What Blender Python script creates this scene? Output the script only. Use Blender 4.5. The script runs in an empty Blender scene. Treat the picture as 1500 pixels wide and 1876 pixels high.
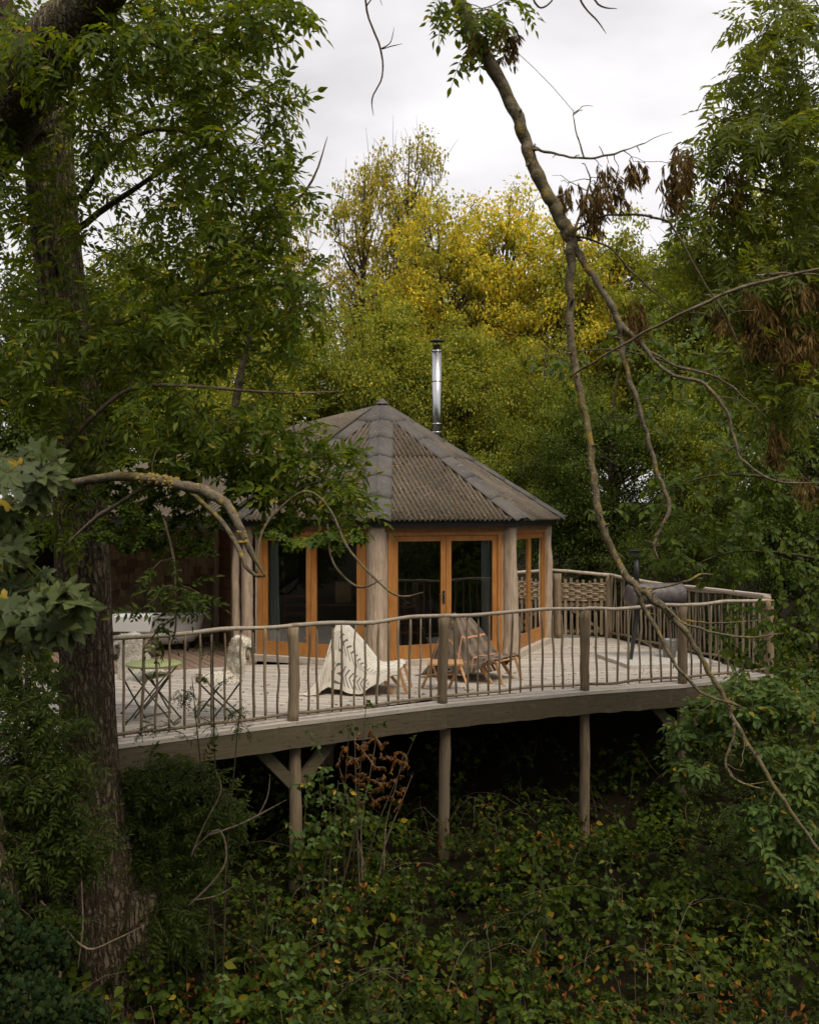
import bpy, math, random
import numpy as np
from mathutils import Vector, Matrix, noise

random.seed(11)
RNG = np.random.default_rng(11)
SC = bpy.context.scene
COL = SC.collection
R = math.radians

# ------------------------------------------------------------------ camera
CZ = 2.35                      # eye height above the deck boards (z = 0)
F = 1824.0                     # focal length in photo pixels
cam_d = bpy.data.cameras.new('camera')
cam = bpy.data.objects.new('camera', cam_d)
COL.objects.link(cam)
cam.location = (0, 0, CZ)
cam.rotation_euler = (R(90), 0, 0)
cam_d.sensor_fit = 'VERTICAL'
cam_d.sensor_height = 36
cam_d.lens = 36 * F / 1876
cam_d.clip_start = 0.05
cam_d.clip_end = 900
cam_d.dof.use_dof = True
cam_d.dof.focus_distance = 13.5
cam_d.dof.aperture_fstop = 5.6
SC.camera = cam

# ------------------------------------------------------------------ sky
SUN_EL, SUN_ROT = 58.0, 150.0
world = bpy.data.worlds.new('World')
SC.world = world
world.use_nodes = True
nt = world.node_tree
nt.nodes.clear()
wo = nt.nodes.new('ShaderNodeOutputWorld')
bg_ = nt.nodes.new('ShaderNodeBackground')
bg_.inputs['Strength'].default_value = 0.1
sky = nt.nodes.new('ShaderNodeTexSky')
sky.sky_type = 'NISHITA'
sky.sun_disc = False
sky.sun_elevation = R(SUN_EL)
sky.sun_rotation = R(SUN_ROT)
tc = nt.nodes.new('ShaderNodeTexCoord')
mp = nt.nodes.new('ShaderNodeMapping')
mp.inputs['Scale'].default_value = (1.3, 1.3, 3.2)
mp.inputs['Location'].default_value = (0.35, 0.2, 0.55)
cn = nt.nodes.new('ShaderNodeTexNoise')
cn.inputs['Scale'].default_value = 1.7
cn.inputs['Detail'].default_value = 5
cn.inputs['Roughness'].default_value = 0.5
cr = nt.nodes.new('ShaderNodeValToRGB')
cr.color_ramp.elements[0].position = 0.38
cr.color_ramp.elements[0].color = (4.35, 4.2, 4.25, 1)
cr.color_ramp.elements[1].position = 0.60
cr.color_ramp.elements[1].color = (6.75, 6.55, 6.6, 1)
cmix = nt.nodes.new('ShaderNodeMixRGB')
cmix.inputs['Fac'].default_value = 0.95
nt.links.new(tc.outputs['Generated'], mp.inputs['Vector'])
nt.links.new(mp.outputs['Vector'], cn.inputs['Vector'])
nt.links.new(cn.outputs['Fac'], cr.inputs['Fac'])
nt.links.new(sky.outputs['Color'], cmix.inputs['Color1'])
nt.links.new(cr.outputs['Color'], cmix.inputs['Color2'])
nt.links.new(cmix.outputs['Color'], bg_.inputs['Color'])
nt.links.new(bg_.outputs['Background'], wo.inputs['Surface'])

# soft sun behind the cloud
sd = bpy.data.lights.new('sun', 'SUN')
sd.energy = 1.5
sd.angle = R(25)
sd.color = (1.0, 0.90, 0.74)
so = bpy.data.objects.new('sun', sd)
COL.objects.link(so)
az = R(SUN_ROT)
sdir = Vector((math.sin(az) * math.cos(R(SUN_EL)), math.cos(az) * math.cos(R(SUN_EL)), math.sin(R(SUN_EL))))
so.rotation_euler = sdir.to_track_quat('Z', 'Y').to_euler()
so.location = (0, 0, 30)

SC.view_settings.view_transform = 'Standard'
SC.view_settings.look = 'None'
SC.view_settings.exposure = 0.68
SC.view_settings.gamma = 1
SC.view_settings.use_curve_mapping = False
SC.render.engine = 'CYCLES'
SC.cycles.use_denoising = True
SC.cycles.max_bounces = 6
SC.cycles.diffuse_bounces = 3
SC.cycles.transmission_bounces = 3
SC.cycles.glossy_bounces = 3
SC.cycles.transparent_max_bounces = 8
SC.cycles.caustics_reflective = False
SC.cycles.caustics_refractive = False

# ------------------------------------------------------------------ helpers
def P(px, py, D):
    """a point seen at photo pixel (px, py) at distance D in front of the camera"""
    return Vector(((px - 750) / F * D, D, CZ - (py - 938) / F * D))

def PX(px, D):
    return (px - 750) / F * D

def sstep(a, b, x):
    t = min(1, max(0, (x - a) / (b - a)))
    return t * t * (3 - 2 * t)

def ground_z(x, y):
    z = -2.25 + 0.32 * sstep(8.5, 11.5, y) + 0.35 * sstep(9.5, 4, y) + 1.75 * sstep(12.9, 17.2, y) + 0.4 * sstep(19, 28, y) + 3.0 * sstep(30, 90, y)
    z += 0.9 * sstep(-3.5, -9, x) * sstep(30, 8, y) + 0.8 * sstep(5, 12, x) * sstep(30, 10, y)
    z += 0.16 * noise.noise(Vector((x * .45, y * .45, 3.1))) + 0.06 * noise.noise(Vector((x * 1.4, y * 1.4, 9.1)))
    return z

def tag(o, label=None, cat=None, group=None, kind=None):
    if label: o['label'] = label
    if cat: o['category'] = cat
    if group: o['group'] = group
    if kind: o['kind'] = kind
    return o

def thing(name, label, cat, loc=(0, 0, 0), group=None, rz=0):
    o = bpy.data.objects.new(name, None)
    o.empty_display_size = 0.1
    COL.objects.link(o)
    o.location = loc
    o.rotation_euler = (0, 0, rz)
    return tag(o, label, cat, group)

def link(me, name, mat=None, parent=None, loc=None, rot=None, scale=None, matrix=None):
    o = bpy.data.objects.new(name, me)
    COL.objects.link(o)
    if mat is not None and (len(me.materials) == 0):
        me.materials.append(mat)
    if parent is not None: o.parent = parent
    if matrix is not None: o.matrix_local = matrix
    else:
        if loc is not None: o.location = loc
        if rot is not None: o.rotation_euler = rot
        if scale is not None: o.scale = scale
    return o

def copy_tree(o, parent=None):
    c = o.copy()
    COL.objects.link(c)
    c.parent = parent
    for ch in list(o.children):
        copy_tree(ch, c)
    return c

def worldpos(o):
    v = Vector(o.location)
    while o.parent:
        o = o.parent
        v += Vector(o.location)
    return v

class MB:
    def __init__(s):
        s.v = []; s.f = []; s.uv = {}
    def add(s, vs, fs):
        n = len(s.v)
        s.v.extend([tuple(v) for v in vs])
        s.f.extend([tuple(i + n for i in f) for f in fs])
        return n
    def box(s, c, d, rz=0, M=None):
        x, y, z = d[0] / 2, d[1] / 2, d[2] / 2
        vs = [Vector((a, b, e)) for e in (-z, z) for b in (-y, y) for a in (-x, x)]
        T = M if M is not None else Matrix.Rotation(rz, 4, 'Z')
        vs = [T @ v + Vector(c) for v in vs]
        s.add(vs, [(0, 2, 3, 1), (4, 5, 7, 6), (0, 1, 5, 4), (2, 6, 7, 3), (0, 4, 6, 2), (1, 3, 7, 5)])
        return s
    def bar(s, a, b, w, t, up=(0, 0, 1)):
        """rectangular bar from a to b, w across, t along up"""
        a, b = Vector(a), Vector(b)
        d = (b - a).normalized(); up = Vector(up)
        x = d.cross(up).normalized(); u = x.cross(d).normalized()
        vs = []
        for p in (a, b):
            for i, j in ((-1, -1), (1, -1), (1, 1), (-1, 1)):
                vs.append(p + x * (i * w / 2) + u * (j * t / 2))
        s.add(vs, [(0, 1, 2, 3), (7, 6, 5, 4), (0, 4, 5, 1), (1, 5, 6, 2), (2, 6, 7, 3), (3, 7, 4, 0)])
        return s
    def tube(s, pts, rad, n=6, caps=True):
        pts = [Vector(p) for p in pts]
        if not hasattr(rad, '__len__'): rad = [rad] * len(pts)
        d0 = (pts[1] - pts[0]).normalized()
        ref = Vector((0, 0, 1)) if abs(d0.z) < .9 else Vector((1, 0, 0))
        x = d0.cross(ref).normalized()
        vs = []
        for i, p in enumerate(pts):
            if i == 0: d = pts[1] - p
            elif i == len(pts) - 1: d = p - pts[i - 1]
            else: d = pts[i + 1] - pts[i - 1]
            if d.length < 1e-9: d = d0
            d = d.normalized()
            x = (x - d * x.dot(d))
            x = x.normalized() if x.length > 1e-6 else d.orthogonal().normalized()
            y = d.cross(x)
            for k in range(n):
                a = 2 * math.pi * k / n
                vs.append(p + (x * math.cos(a) + y * math.sin(a)) * rad[i])
        fs = []
        for i in range(len(pts) - 1):
            for k in range(n):
                k2 = (k + 1) % n
                fs.append((i * n + k, i * n + k2, (i + 1) * n + k2, (i + 1) * n + k))
        if caps:
            fs.append(tuple(range(n - 1, -1, -1)))
            fs.append(tuple(range((len(pts) - 1) * n, len(pts) * n)))
        s.add(vs, fs)
        return s
    def prism(s, poly, z0, z1):
        n = len(poly)
        vs = [(p[0], p[1], z0) for p in poly] + [(p[0], p[1], z1) for p in poly]
        fs = [tuple(range(n - 1, -1, -1)), tuple(range(n, 2 * n))]
        fs += [(i, (i + 1) % n, n + (i + 1) % n, n + i) for i in range(n)]
        s.add(vs, fs)
        return s
    def lathe(s, prof, c=(0, 0, 0), n=24, sx=1, sy=1):
        vs = []; fs = []
        for r, z in prof:
            for k in range(n):
                a = 2 * math.pi * k / n
                vs.append((c[0] + r * math.cos(a) * sx, c[1] + r * math.sin(a) * sy, c[2] + z))
        for i in range(len(prof) - 1):
            for k in range(n):
                k2 = (k + 1) % n
                fs.append((i * n + k, i * n + k2, (i + 1) * n + k2, (i + 1) * n + k))
        s.add(vs, fs)
        return s
    def mesh(s, name, mat=None, smooth=False, origin=None):
        me = bpy.data.meshes.new(name)
        if origin is not None:
            o = Vector(origin)
            vv = [(v[0] - o.x, v[1] - o.y, v[2] - o.z) for v in s.v]
        else: vv = s.v
        me.from_pydata(vv, [], s.f)
        if mat: me.materials.append(mat)
        if smooth: me.polygons.foreach_set('use_smooth', [True] * len(me.polygons))
        me.update()
        return me
    def build(s, name, mat, parent=None, smooth=False, label=None, kind=None):
        """verts are in world space; the parent chain holds plain translations"""
        org = worldpos(parent) if parent is not None else None
        me = s.mesh(name, mat, smooth, org)
        o = link(me, name, None, parent)
        if label: o['label'] = label
        if kind: o['kind'] = kind
        return o

def catmull(pts, per=6):
    """pts: list of (Vector, radius)"""
    out = []
    n = len(pts)
    for i in range(n - 1):
        p0 = pts[max(0, i - 1)]; p1 = pts[i]; p2 = pts[i + 1]; p3 = pts[min(n - 1, i + 2)]
        for k in range(per):
            t = k / per
            a = 0.5 * ((2 * p1[0]) + (p2[0] - p0[0]) * t + (2 * p0[0] - 5 * p1[0] + 4 * p2[0] - p3[0]) * t * t + (3 * p1[0] - p0[0] - 3 * p2[0] + p3[0]) * t ** 3)
            out.append((a, p1[1] * (1 - t) + p2[1] * t))
    out.append(pts[-1])
    return out

# ------------------------------------------------------------------ materials
def newmat(name):
    m = bpy.data.materials.new(name)
    m.use_nodes = True
    n = m.node_tree
    n.nodes.clear()
    out = n.nodes.new('ShaderNodeOutputMaterial')
    b = n.nodes.new('ShaderNodeBsdfPrincipled')
    n.links.new(b.outputs[0], out.inputs[0])
    return m, n, b, out

def ramp(n, stops, interp='LINEAR'):
    r = n.nodes.new('ShaderNodeValToRGB')
    cr = r.color_ramp
    cr.interpolation = interp
    while len(cr.elements) < len(stops): cr.elements.new(.5)
    for e, (p, c) in zip(cr.elements, stops):
        e.position = p
        e.color = (c[0], c[1], c[2], 1)
    return r

def noisetex(n, scale, detail=4, rough=.55, vec=None, stretch=None, coord='Object'):
    t = n.nodes.new('ShaderNodeTexNoise')
    t.inputs['Scale'].default_value = scale
    t.inputs['Detail'].default_value = detail
    t.inputs['Roughness'].default_value = rough
    if vec is None:
        c = n.nodes.new('ShaderNodeTexCoord')
        vec = c.outputs[coord]
    if stretch is not None:
        mpn = n.nodes.new('ShaderNodeMapping')
        mpn.inputs['Scale'].default_value = stretch
        n.links.new(vec, mpn.inputs['Vector'])
        vec = mpn.outputs['Vector']
    n.links.new(vec, t.inputs['Vector'])
    return t

def mixc(n, fac, a, b, mode='MIX'):
    m = n.nodes.new('ShaderNodeMixRGB')
    m.blend_type = mode
    for s, v in ((m.inputs['Fac'], fac), (m.inputs['Color1'], a), (m.inputs['Color2'], b)):
        if isinstance(v, bpy.types.NodeSocket): n.links.new(v, s)
        elif isinstance(v, (int, float)): s.default_value = v
        else: s.default_value = (v[0], v[1], v[2], 1)
    return m.outputs[0]

def bump(n, b, h, strength=.4, dist=.01):
    bp = n.nodes.new('ShaderNodeBump')
    bp.inputs['Strength'].default_value = strength
    bp.inputs['Distance'].default_value = dist
    n.links.new(h, bp.inputs['Height'])
    n.links.new(bp.outputs[0], b.inputs['Normal'])

def maprange(n, v, a, b, c=0, d=1):
    m = n.nodes.new('ShaderNodeMapRange')
    n.links.new(v, m.inputs[0])
    for i, x in enumerate((a, b, c, d)): m.inputs[i + 1].default_value = x
    return m.outputs[0]

def rnd(n):
    oi = n.nodes.new('ShaderNodeObjectInfo')
    return oi.outputs['Random']

def offset_by_random(n, coord='Object'):
    """object coordinates shifted per object, so alike pieces differ"""
    c = n.nodes.new('ShaderNodeTexCoord')
    cm = n.nodes.new('ShaderNodeCombineXYZ')
    mu = n.nodes.new('ShaderNodeMath'); mu.operation = 'MULTIPLY'; mu.inputs[1].default_value = 37.0
    n.links.new(rnd(n), mu.inputs[0])
    for i in range(3): n.links.new(mu.outputs[0], cm.inputs[i])
    va = n.nodes.new('ShaderNodeVectorMath'); va.operation = 'ADD'
    n.links.new(c.outputs[coord], va.inputs[0]); n.links.new(cm.outputs[0], va.inputs[1])
    return va.outputs[0]

def wood(name, c1, c2, c3=None, stretch=(18, 18, 1.2), rough=.8, bmp=.5, var=.35, knots=False, coord='Object', lichen=None):
    m, n, b, out = newmat(name)
    vec = offset_by_random(n, coord)
    t = noisetex(n, 3.2, 6, .62, vec, stretch)
    r = ramp(n, [(.3, c1), (.68, c2)])
    n.links.new(t.outputs['Fac'], r.inputs[0])
    col = r.outputs[0]
    t2 = noisetex(n, 1.3, 4, .6, vec)
    if c3:
        col = mixc(n, maprange(n, t2.outputs['Fac'], .45, .7, 0, .8), col, c3)
    v = n.nodes.new('ShaderNodeHueSaturation')
    n.links.new(col, v.inputs['Color'])
    n.links.new(maprange(n, rnd(n), 0, 1, 1 - var, 1 + var * .7), v.inputs['Value'])
    col = v.outputs[0]
    # dark checks and cracks along the grain
    t3 = noisetex(n, 7, 3, .5, vec, (stretch[0] * 1.6, stretch[1] * 1.6, stretch[2] * .5))
    crack = maprange(n, t3.outputs['Fac'], .62, .70, 0, .75)
    col = mixc(n, crack, col, (c1[0] * .25, c1[1] * .25, c1[2] * .25))
    if lichen:
        t4 = noisetex(n, 6, 5, .65, vec)
        col = mixc(n, maprange(n, t4.outputs['Fac'], .58, .64, 0, .8), col, lichen)
    n.links.new(col, b.inputs['Base Color'])
    b.inputs['Roughness'].default_value = rough
    b.inputs['Specular IOR Level'].default_value = .3
    bump(n, b, mixc(n, .5, t.outputs['Fac'], t3.outputs['Fac']), bmp, .006)
    return m

def plain(name, col, rough=.6, metal=0, bmp=0, scale=40, var=0, col2=None):
    m, n, b, out = newmat(name)
    b.inputs['Roughness'].default_value = rough
    b.inputs['Metallic'].default_value = metal
    t = noisetex(n, scale, 5, .6)
    c2 = col2 or (col[0] * .7, col[1] * .7, col[2] * .7)
    c = mixc(n, maprange(n, t.outputs['Fac'], .4, .65), col, c2)
    if var:
        v = n.nodes.new('ShaderNodeHueSaturation')
        n.links.new(c, v.inputs['Color'])
        n.links.new(maprange(n, rnd(n), 0, 1, 1 - var, 1 + var), v.inputs['Value'])
        c = v.outputs[0]
    n.links.new(c, b.inputs['Base Color'])
    if bmp: bump(n, b, t.outputs['Fac'], bmp, .01)
    return m

def bark(name, c1, c2, lichen=None, lo=.55, moss=None, scale=1.0, stretch=(7, 7, 1.6), furrow=False):
    m, n, b, out = newmat(name)
    t = noisetex(n, 3.5 * scale, 7, .68, None, stretch)
    r = ramp(n, [(.32, (c1[0] * .4, c1[1] * .4, c1[2] * .4)), (.48, c1), (.7, c2)])
    n.links.new(t.outputs['Fac'], r.inputs[0])
    col = r.outputs[0]
    tf = noisetex(n, 60 * scale, 4, .6)
    col = mixc(n, maprange(n, tf.outputs['Fac'], .52, .7, 0, .45), col, (c2[0] * 1.5, c2[1] * 1.5, c2[2] * 1.5))
    fur = None
    if furrow:
        cc = n.nodes.new('ShaderNodeTexCoord')
        dn = noisetex(n, 6, 4, .6)
        va = n.nodes.new('ShaderNodeVectorMath'); va.operation = 'MULTIPLY_ADD'
        n.links.new(dn.outputs['Color'], va.inputs[0]); va.inputs[1].default_value = (.10, .10, .16); n.links.new(cc.outputs['Object'], va.inputs[2])
        m2 = n.nodes.new('ShaderNodeMapping'); m2.inputs['Scale'].default_value = (26, 26, 5.5); n.links.new(va.outputs[0], m2.inputs['Vector'])
        vo = n.nodes.new('ShaderNodeTexVoronoi'); vo.feature = 'DISTANCE_TO_EDGE'; vo.inputs['Scale'].default_value = 1
        n.links.new(m2.outputs[0], vo.inputs['Vector'])
        fur = maprange(n, vo.outputs['Distance'], .02, .28)
        col = mixc(n, maprange(n, fur, 0, 1, .85, 0), col, (c1[0] * .22, c1[1] * .20, c1[2] * .18))
    if moss:
        t3 = noisetex(n, 2.1, 4, .6)
        col = mixc(n, maprange(n, t3.outputs['Fac'], .5, .62, 0, .7), col, moss)
    if lichen:
        t2 = noisetex(n, 5 * (1 if scale < 1.5 else 2.2), 6, .7)
        col = mixc(n, maprange(n, t2.outputs['Fac'], lo, lo + .06, 0, .85), col, lichen)
        t5 = noisetex(n, 13 * (1 if scale < 1.5 else 2.4), 5, .7)
        col = mixc(n, maprange(n, t5.outputs['Fac'], .62, .66, 0, .6), col, (.32, .33, .26))
    n.links.new(col, b.inputs['Base Color'])
    b.inputs['Roughness'].default_value = .92
    b.inputs['Specular IOR Level'].default_value = .2
    h_ = mixc(n, .4, t.outputs['Fac'], tf.outputs['Fac'])
    if fur is not None: h_ = mixc(n, .6, h_, fur)
    bump(n, b, h_, 1.0 if furrow else .9, .03 if furrow else .02)
    return m

def leafmat(name, stops, transl=.35, rough=.42, spec=.45, patch=None, patch_scale=.35, thr=(.45, .62), gain=1.5):
    """stops: colours picked per leaf; patch: second list used in noise patches over the crown"""
    wb = (gain * 1.03, gain, gain * .68)
    stops = [(p, tuple(x * k for x, k in zip(c, wb))) for p, c in stops]
    if patch: patch = [(p, tuple(x * k for x, k in zip(c, wb))) for p, c in patch]
    spec *= .6; rough += .06
    m, n, b, out = newmat(name)
    g = n.nodes.new('ShaderNodeNewGeometry')
    ad = n.nodes.new('ShaderNodeMath'); ad.operation = 'ADD'
    n.links.new(g.outputs['Random Per Island'], ad.inputs[0]); n.links.new(rnd(n), ad.inputs[1])
    fr = n.nodes.new('ShaderNodeMath'); fr.operation = 'FRACT'
    n.links.new(ad.outputs[0], fr.inputs[0])
    r = ramp(n, stops)
    n.links.new(fr.outputs[0], r.inputs[0])
    col = r.outputs[0]
    if patch:
        r2 = ramp(n, patch)
        n.links.new(fr.outputs[0], r2.inputs[0])
        t = noisetex(n, patch_scale, 4, .6, g.outputs['Position'])
        col = mixc(n, maprange(n, t.outputs['Fac'], thr[0], thr[1]), col, r2.outputs[0])
    n.links.new(col, b.inputs['Base Color'])
    b.inputs['Roughness'].default_value = rough
    b.inputs['Specular IOR Level'].default_value = spec
    tr = n.nodes.new('ShaderNodeBsdfTranslucent')
    tc_ = mixc(n, 1.0, col, (1.75, 1.55, .5), 'MULTIPLY')
    n.links.new(tc_, tr.inputs['Color'])
    mx = n.nodes.new('ShaderNodeMixShader')
    mx.inputs[0].default_value = transl
    n.links.new(b.outputs[0], mx.inputs[1]); n.links.new(tr.outputs[0], mx.inputs[2])
    n.links.new(mx.outputs[0], out.inputs[0])
    return m

M = {}
M['deck'] = wood('deck_wood', (.35, .31, .265), (.60, .545, .48), (.47, .41, .35), (1.1, 16, 16), .75, .4, .16)
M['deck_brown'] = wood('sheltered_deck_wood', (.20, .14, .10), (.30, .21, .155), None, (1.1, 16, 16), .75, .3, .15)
M['beam'] = wood('weathered_beam_wood', (.075, .058, .036), (.135, .108, .068), (.095, .08, .045), (1.2, 1.2, 14), .85, .5, .12, lichen=(.12, .11, .06))
M['pole'] = wood('pole_wood', (.15, .105, .062), (.31, .235, .155), (.24, .19, .13), (10, 10, 1.0), .8, .5, .22)
M['rail'] = wood('rail_wood', (.30, .245, .185), (.52, .45, .36), (.36, .30, .235), (5, 5, 5), .7, .4, .1)
M['stick'] = wood('stick_wood', (.15, .11, .07), (.34, .26, .175), (.25, .21, .145), (14, 14, 1.2), .8, .6, .35)
M['trunkpost'] = wood('pale_post_wood', (.24, .175, .12), (.56, .44, .33), (.42, .33, .25), (9, 9, 1.0), .75, .5, .12)
M['oak'] = wood('oiled_oak', (.35, .14, .035), (.50, .235, .065), (.30, .11, .026), (10, 10, 1.0), .5, .15, .1)
M['lintel'] = wood('brown_timber', (.17, .085, .04), (.26, .14, .07), None, (2, 2, 9), .7, .3, .1)
M['cladding'] = wood('dark_cladding', (.13, .065, .035), (.22, .12, .07), None, (2, 2, 12), .8, .3, .2)
M['shingle'] = wood('shingle_wood', (.36, .25, .165), (.62, .46, .33), None, (12, 12, 1.5), .85, .4, .5)
M['pine'] = wood('pine_slats', (.52, .27, .12), (.70, .42, .21), None, (3, 3, 3), .55, .15, .12)
M['step'] = wood('pale_step_wood', (.38, .32, .26), (.56, .49, .41), None, (2, 2, 9), .7, .3, .08)
M['withy'] = wood('woven_withy', (.30, .22, .14), (.48, .37, .25), None, (3, 3, 3), .8, .3, .3)
M['steel'] = plain('flue_steel', (.55, .55, .55), .26, 1.0, 0, 2, col2=(.52, .52, .52))
M['black_metal'] = plain('black_metal', (.035, .035, .037), .5, .3, .1, 60)
M['grill_metal'] = plain('grey_grill_metal', (.16, .15, .155), .5, .4, .15, 9, col2=(.11, .085, .075))
M['band'] = plain('black_fascia', (.018, .018, .018), .55)
M['enamel'] = plain('white_enamel', (.78, .79, .80), .22, 0, 0, 4, col2=(.74, .75, .76))
M['green_paint'] = plain('green_paint', (.38, .42, .16), .45, 0, 0, 5, col2=(.36, .40, .15))
M['green_metal'] = plain('dark_green_metal', (.10, .105, .055), .5, .2)
M['slab'] = plain('stone_slab', (.55, .52, .47), .85, 0, .3, 25)
M['zinc'] = plain('zinc_bucket', (.36, .36, .35), .45, .7, .1, 12)
M['cream_paint'] = plain('cream_wool', (.86, .82, .73), .95, 0, .9, 55, col2=(.66, .58, .45))
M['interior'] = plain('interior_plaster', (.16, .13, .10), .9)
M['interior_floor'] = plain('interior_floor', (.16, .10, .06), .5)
M['soil'] = plain('soil', (.035, .027, .018), 1, 0, .6, 6)
M['cardboard'] = plain('tan_board', (.55, .36, .16), .8)
M['dark_fabric'] = plain('dark_fabric', (.07, .035, .03), .95, 0, .4, 30)
M['white_plain'] = plain('white_ceramic', (.7, .7, .7), .4)

M['bark_ash'] = bark('ash_bark', (.19, .142, .09), (.36, .285, .19), lichen=(.36, .34, .26), lo=.66, moss=(.11, .10, .042), stretch=(9, 9, 1.3), furrow=True)
M['bark_lichen'] = bark('lichen_bark', (.15, .12, .08), (.25, .21, .15), lichen=(.40, .27, .045), lo=.57, moss=(.16, .135, .05), scale=2.2, stretch=(3, 3, 3))
M['bark_branch'] = bark('hanging_branch_bark', (.13, .105, .062), (.27, .22, .145), lichen=(.36, .25, .05), lo=.56, moss=(.20, .17, .065), scale=2.2, stretch=(3, 3, 3))
M['twig'] = bark('twig_bark', (.085, .07, .04), (.16, .13, .075), scale=3, stretch=(2, 2, 2))
M['twig_pale'] = bark('pale_twig_bark', (.20, .15, .10), (.33, .26, .18), scale=3, stretch=(2, 2, 2))
M['bark_far'] = bark('far_bark', (.07, .055, .04), (.14, .115, .085))

M['lf_ash'] = leafmat('ash_leaf', [(0, (.042, .070, .012)), (.5, (.075, .115, .018)), (.93, (.115, .155, .024)), (1, (.24, .20, .03))], .5, .42, .32, gain=1.25)
M['lf_ashR'] = leafmat('ash_leaf_grey', [(0, (.045, .066, .015)), (.5, (.075, .102, .022)), (1, (.115, .14, .03))], .5, .42, .35)
M['lf_maple'] = leafmat('maple_leaf', [(0, (.040, .060, .026)), (.6, (.062, .085, .038)), (.96, (.088, .112, .05)), (1, (.34, .24, .03))], .3, .4, .35, gain=1.25)
M['lf_fmaple'] = leafmat('field_maple_leaf', [(0, (.040, .070, .013)), (.5, (.070, .115, .020)), (.95, (.11, .16, .028)), (1, (.22, .19, .035))], .5, .4, .35)
M['lf_hazel'] = leafmat('hazel_leaf', [(0, (.030, .055, .014)), (.5, (.052, .085, .020)), (1, (.095, .135, .026))], .4, .42, .3)
M['lf_elder'] = leafmat('elder_leaf', [(0, (.036, .066, .022)), (.5, (.055, .092, .032)), (.94, (.078, .12, .040)), (1, (.32, .20, .04))], .3, .45, .3)
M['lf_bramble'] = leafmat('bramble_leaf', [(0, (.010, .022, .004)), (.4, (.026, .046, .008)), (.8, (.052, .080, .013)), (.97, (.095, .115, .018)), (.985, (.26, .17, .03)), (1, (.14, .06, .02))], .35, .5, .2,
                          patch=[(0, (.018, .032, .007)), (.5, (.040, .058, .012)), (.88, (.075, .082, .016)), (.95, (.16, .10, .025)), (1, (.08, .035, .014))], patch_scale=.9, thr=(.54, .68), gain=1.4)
M['lf_nettle'] = leafmat('nettle_leaf', [(0, (.030, .055, .010)), (.5, (.052, .085, .014)), (.93, (.080, .115, .02)), (1, (.28, .21, .03))], .38, .5, .2, gain=1.3)
M['lichen'] = plain('yellow_lichen', (.34, .215, .03), .95, 0, .3, 30, col2=(.24, .20, .07))
M['lf_ivy'] = leafmat('ivy_leaf', [(0, (.008, .018, .008)), (.6, (.014, .028, .012)), (1, (.032, .044, .016))], .1, .55, .10, gain=1.1)
M['lf_fern'] = leafmat('ash_sapling_leaf', [(0, (.020, .036, .009)), (.5, (.036, .058, .013)), (1, (.066, .088, .020))], .38, .48, .25, gain=1.15)
M['lf_dead'] = leafmat('dead_leaf', [(0, (.075, .028, .010)), (.5, (.13, .052, .017)), (1, (.20, .10, .035))], .2, .8, .2)
M['lf_keys'] = leafmat('ash_keys', [(0, (.075, .048, .027)), (.5, (.125, .082, .045)), (1, (.22, .155, .075))], .25, .8, .2, gain=1.0)
M['lf_yellow'] = leafmat('yellow_leaf', [(0, (.16, .19, .042)), (.35, (.24, .25, .05)), (.6, (.36, .335, .055)), (.8, (.49, .40, .06)), (1, (.60, .46, .065))], .4, .5, .3,
                         patch=[(0, (.11, .14, .035)), (.5, (.17, .19, .045)), (.85, (.28, .26, .055)), (1, (.48, .37, .06))], patch_scale=.6)
M['lf_olive'] = leafmat('olive_leaf', [(0, (.085, .115, .030)), (.5, (.145, .175, .042)), (.9, (.22, .235, .052)), (1, (.50, .40, .06))], .45, .5, .3,
                        patch=[(0, (.10, .135, .032)), (.5, (.165, .195, .044)), (1, (.28, .27, .05))], patch_scale=.45)
M['lf_mid'] = leafmat('mid_green_leaf', [(0, (.058, .088, .018)), (.5, (.10, .14, .026)), (.92, (.16, .19, .034)), (1, (.36, .29, .04))], .38, .5, .35,
                      patch=[(0, (.085, .105, .018)), (.5, (.135, .16, .026)), (1, (.23, .23, .035))], patch_scale=.5)
M['lf_dark'] = leafmat('dark_green_leaf', [(0, (.024, .042, .010)), (.5, (.044, .068, .015)), (1, (.080, .105, .022))], .32, .5, .25)
M['lf_blue'] = leafmat('grey_green_leaf', [(0, (.045, .070, .024)), (.5, (.072, .102, .034)), (1, (.12, .15, .048))], .28, .48, .3)
M['lf_sparse'] = leafmat('thin_yellow_leaf', [(0, (.11, .13, .035)), (.5, (.20, .19, .05)), (1, (.38, .30, .07))], .4, .55, .3)

# roof sheets
m, n, b, out = newmat('bitumen_roof')
tcr = offset_by_random(n)
t1 = noisetex(n, 1.6, 5, .6); t2 = noisetex(n, 22, 6, .7); t3 = noisetex(n, 4.5, 5, .65)
c = mixc(n, maprange(n, t1.outputs['Fac'], .35, .7), (.062, .056, .052), (.11, .10, .09))
c = mixc(n, maprange(n, t3.outputs['Fac'], .48, .64, 0, .75), c, (.12, .105, .078))
c = mixc(n, maprange(n, t2.outputs['Fac'], .60, .66, 0, .8), c, (.34, .31, .22))
c = mixc(n, maprange(n, rnd(n), 0, 1, 0, .35), c, (.055, .05, .05))
n.links.new(c, b.inputs['Base Color'])
b.inputs['Roughness'].default_value = .8
bump(n, b, t2.outputs['Fac'], .5, .006)
M['roof'] = m
m, n, b, out = newmat('mossy_bitumen_roof')
t1 = noisetex(n, 1.6, 5, .6); t2 = noisetex(n, 26, 6, .75); t3 = noisetex(n, 3.2, 6, .7)
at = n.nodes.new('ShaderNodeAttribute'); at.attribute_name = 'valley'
c = mixc(n, maprange(n, t1.outputs['Fac'], .35, .7), (.075, .060, .046), (.17, .135, .095))
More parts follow.
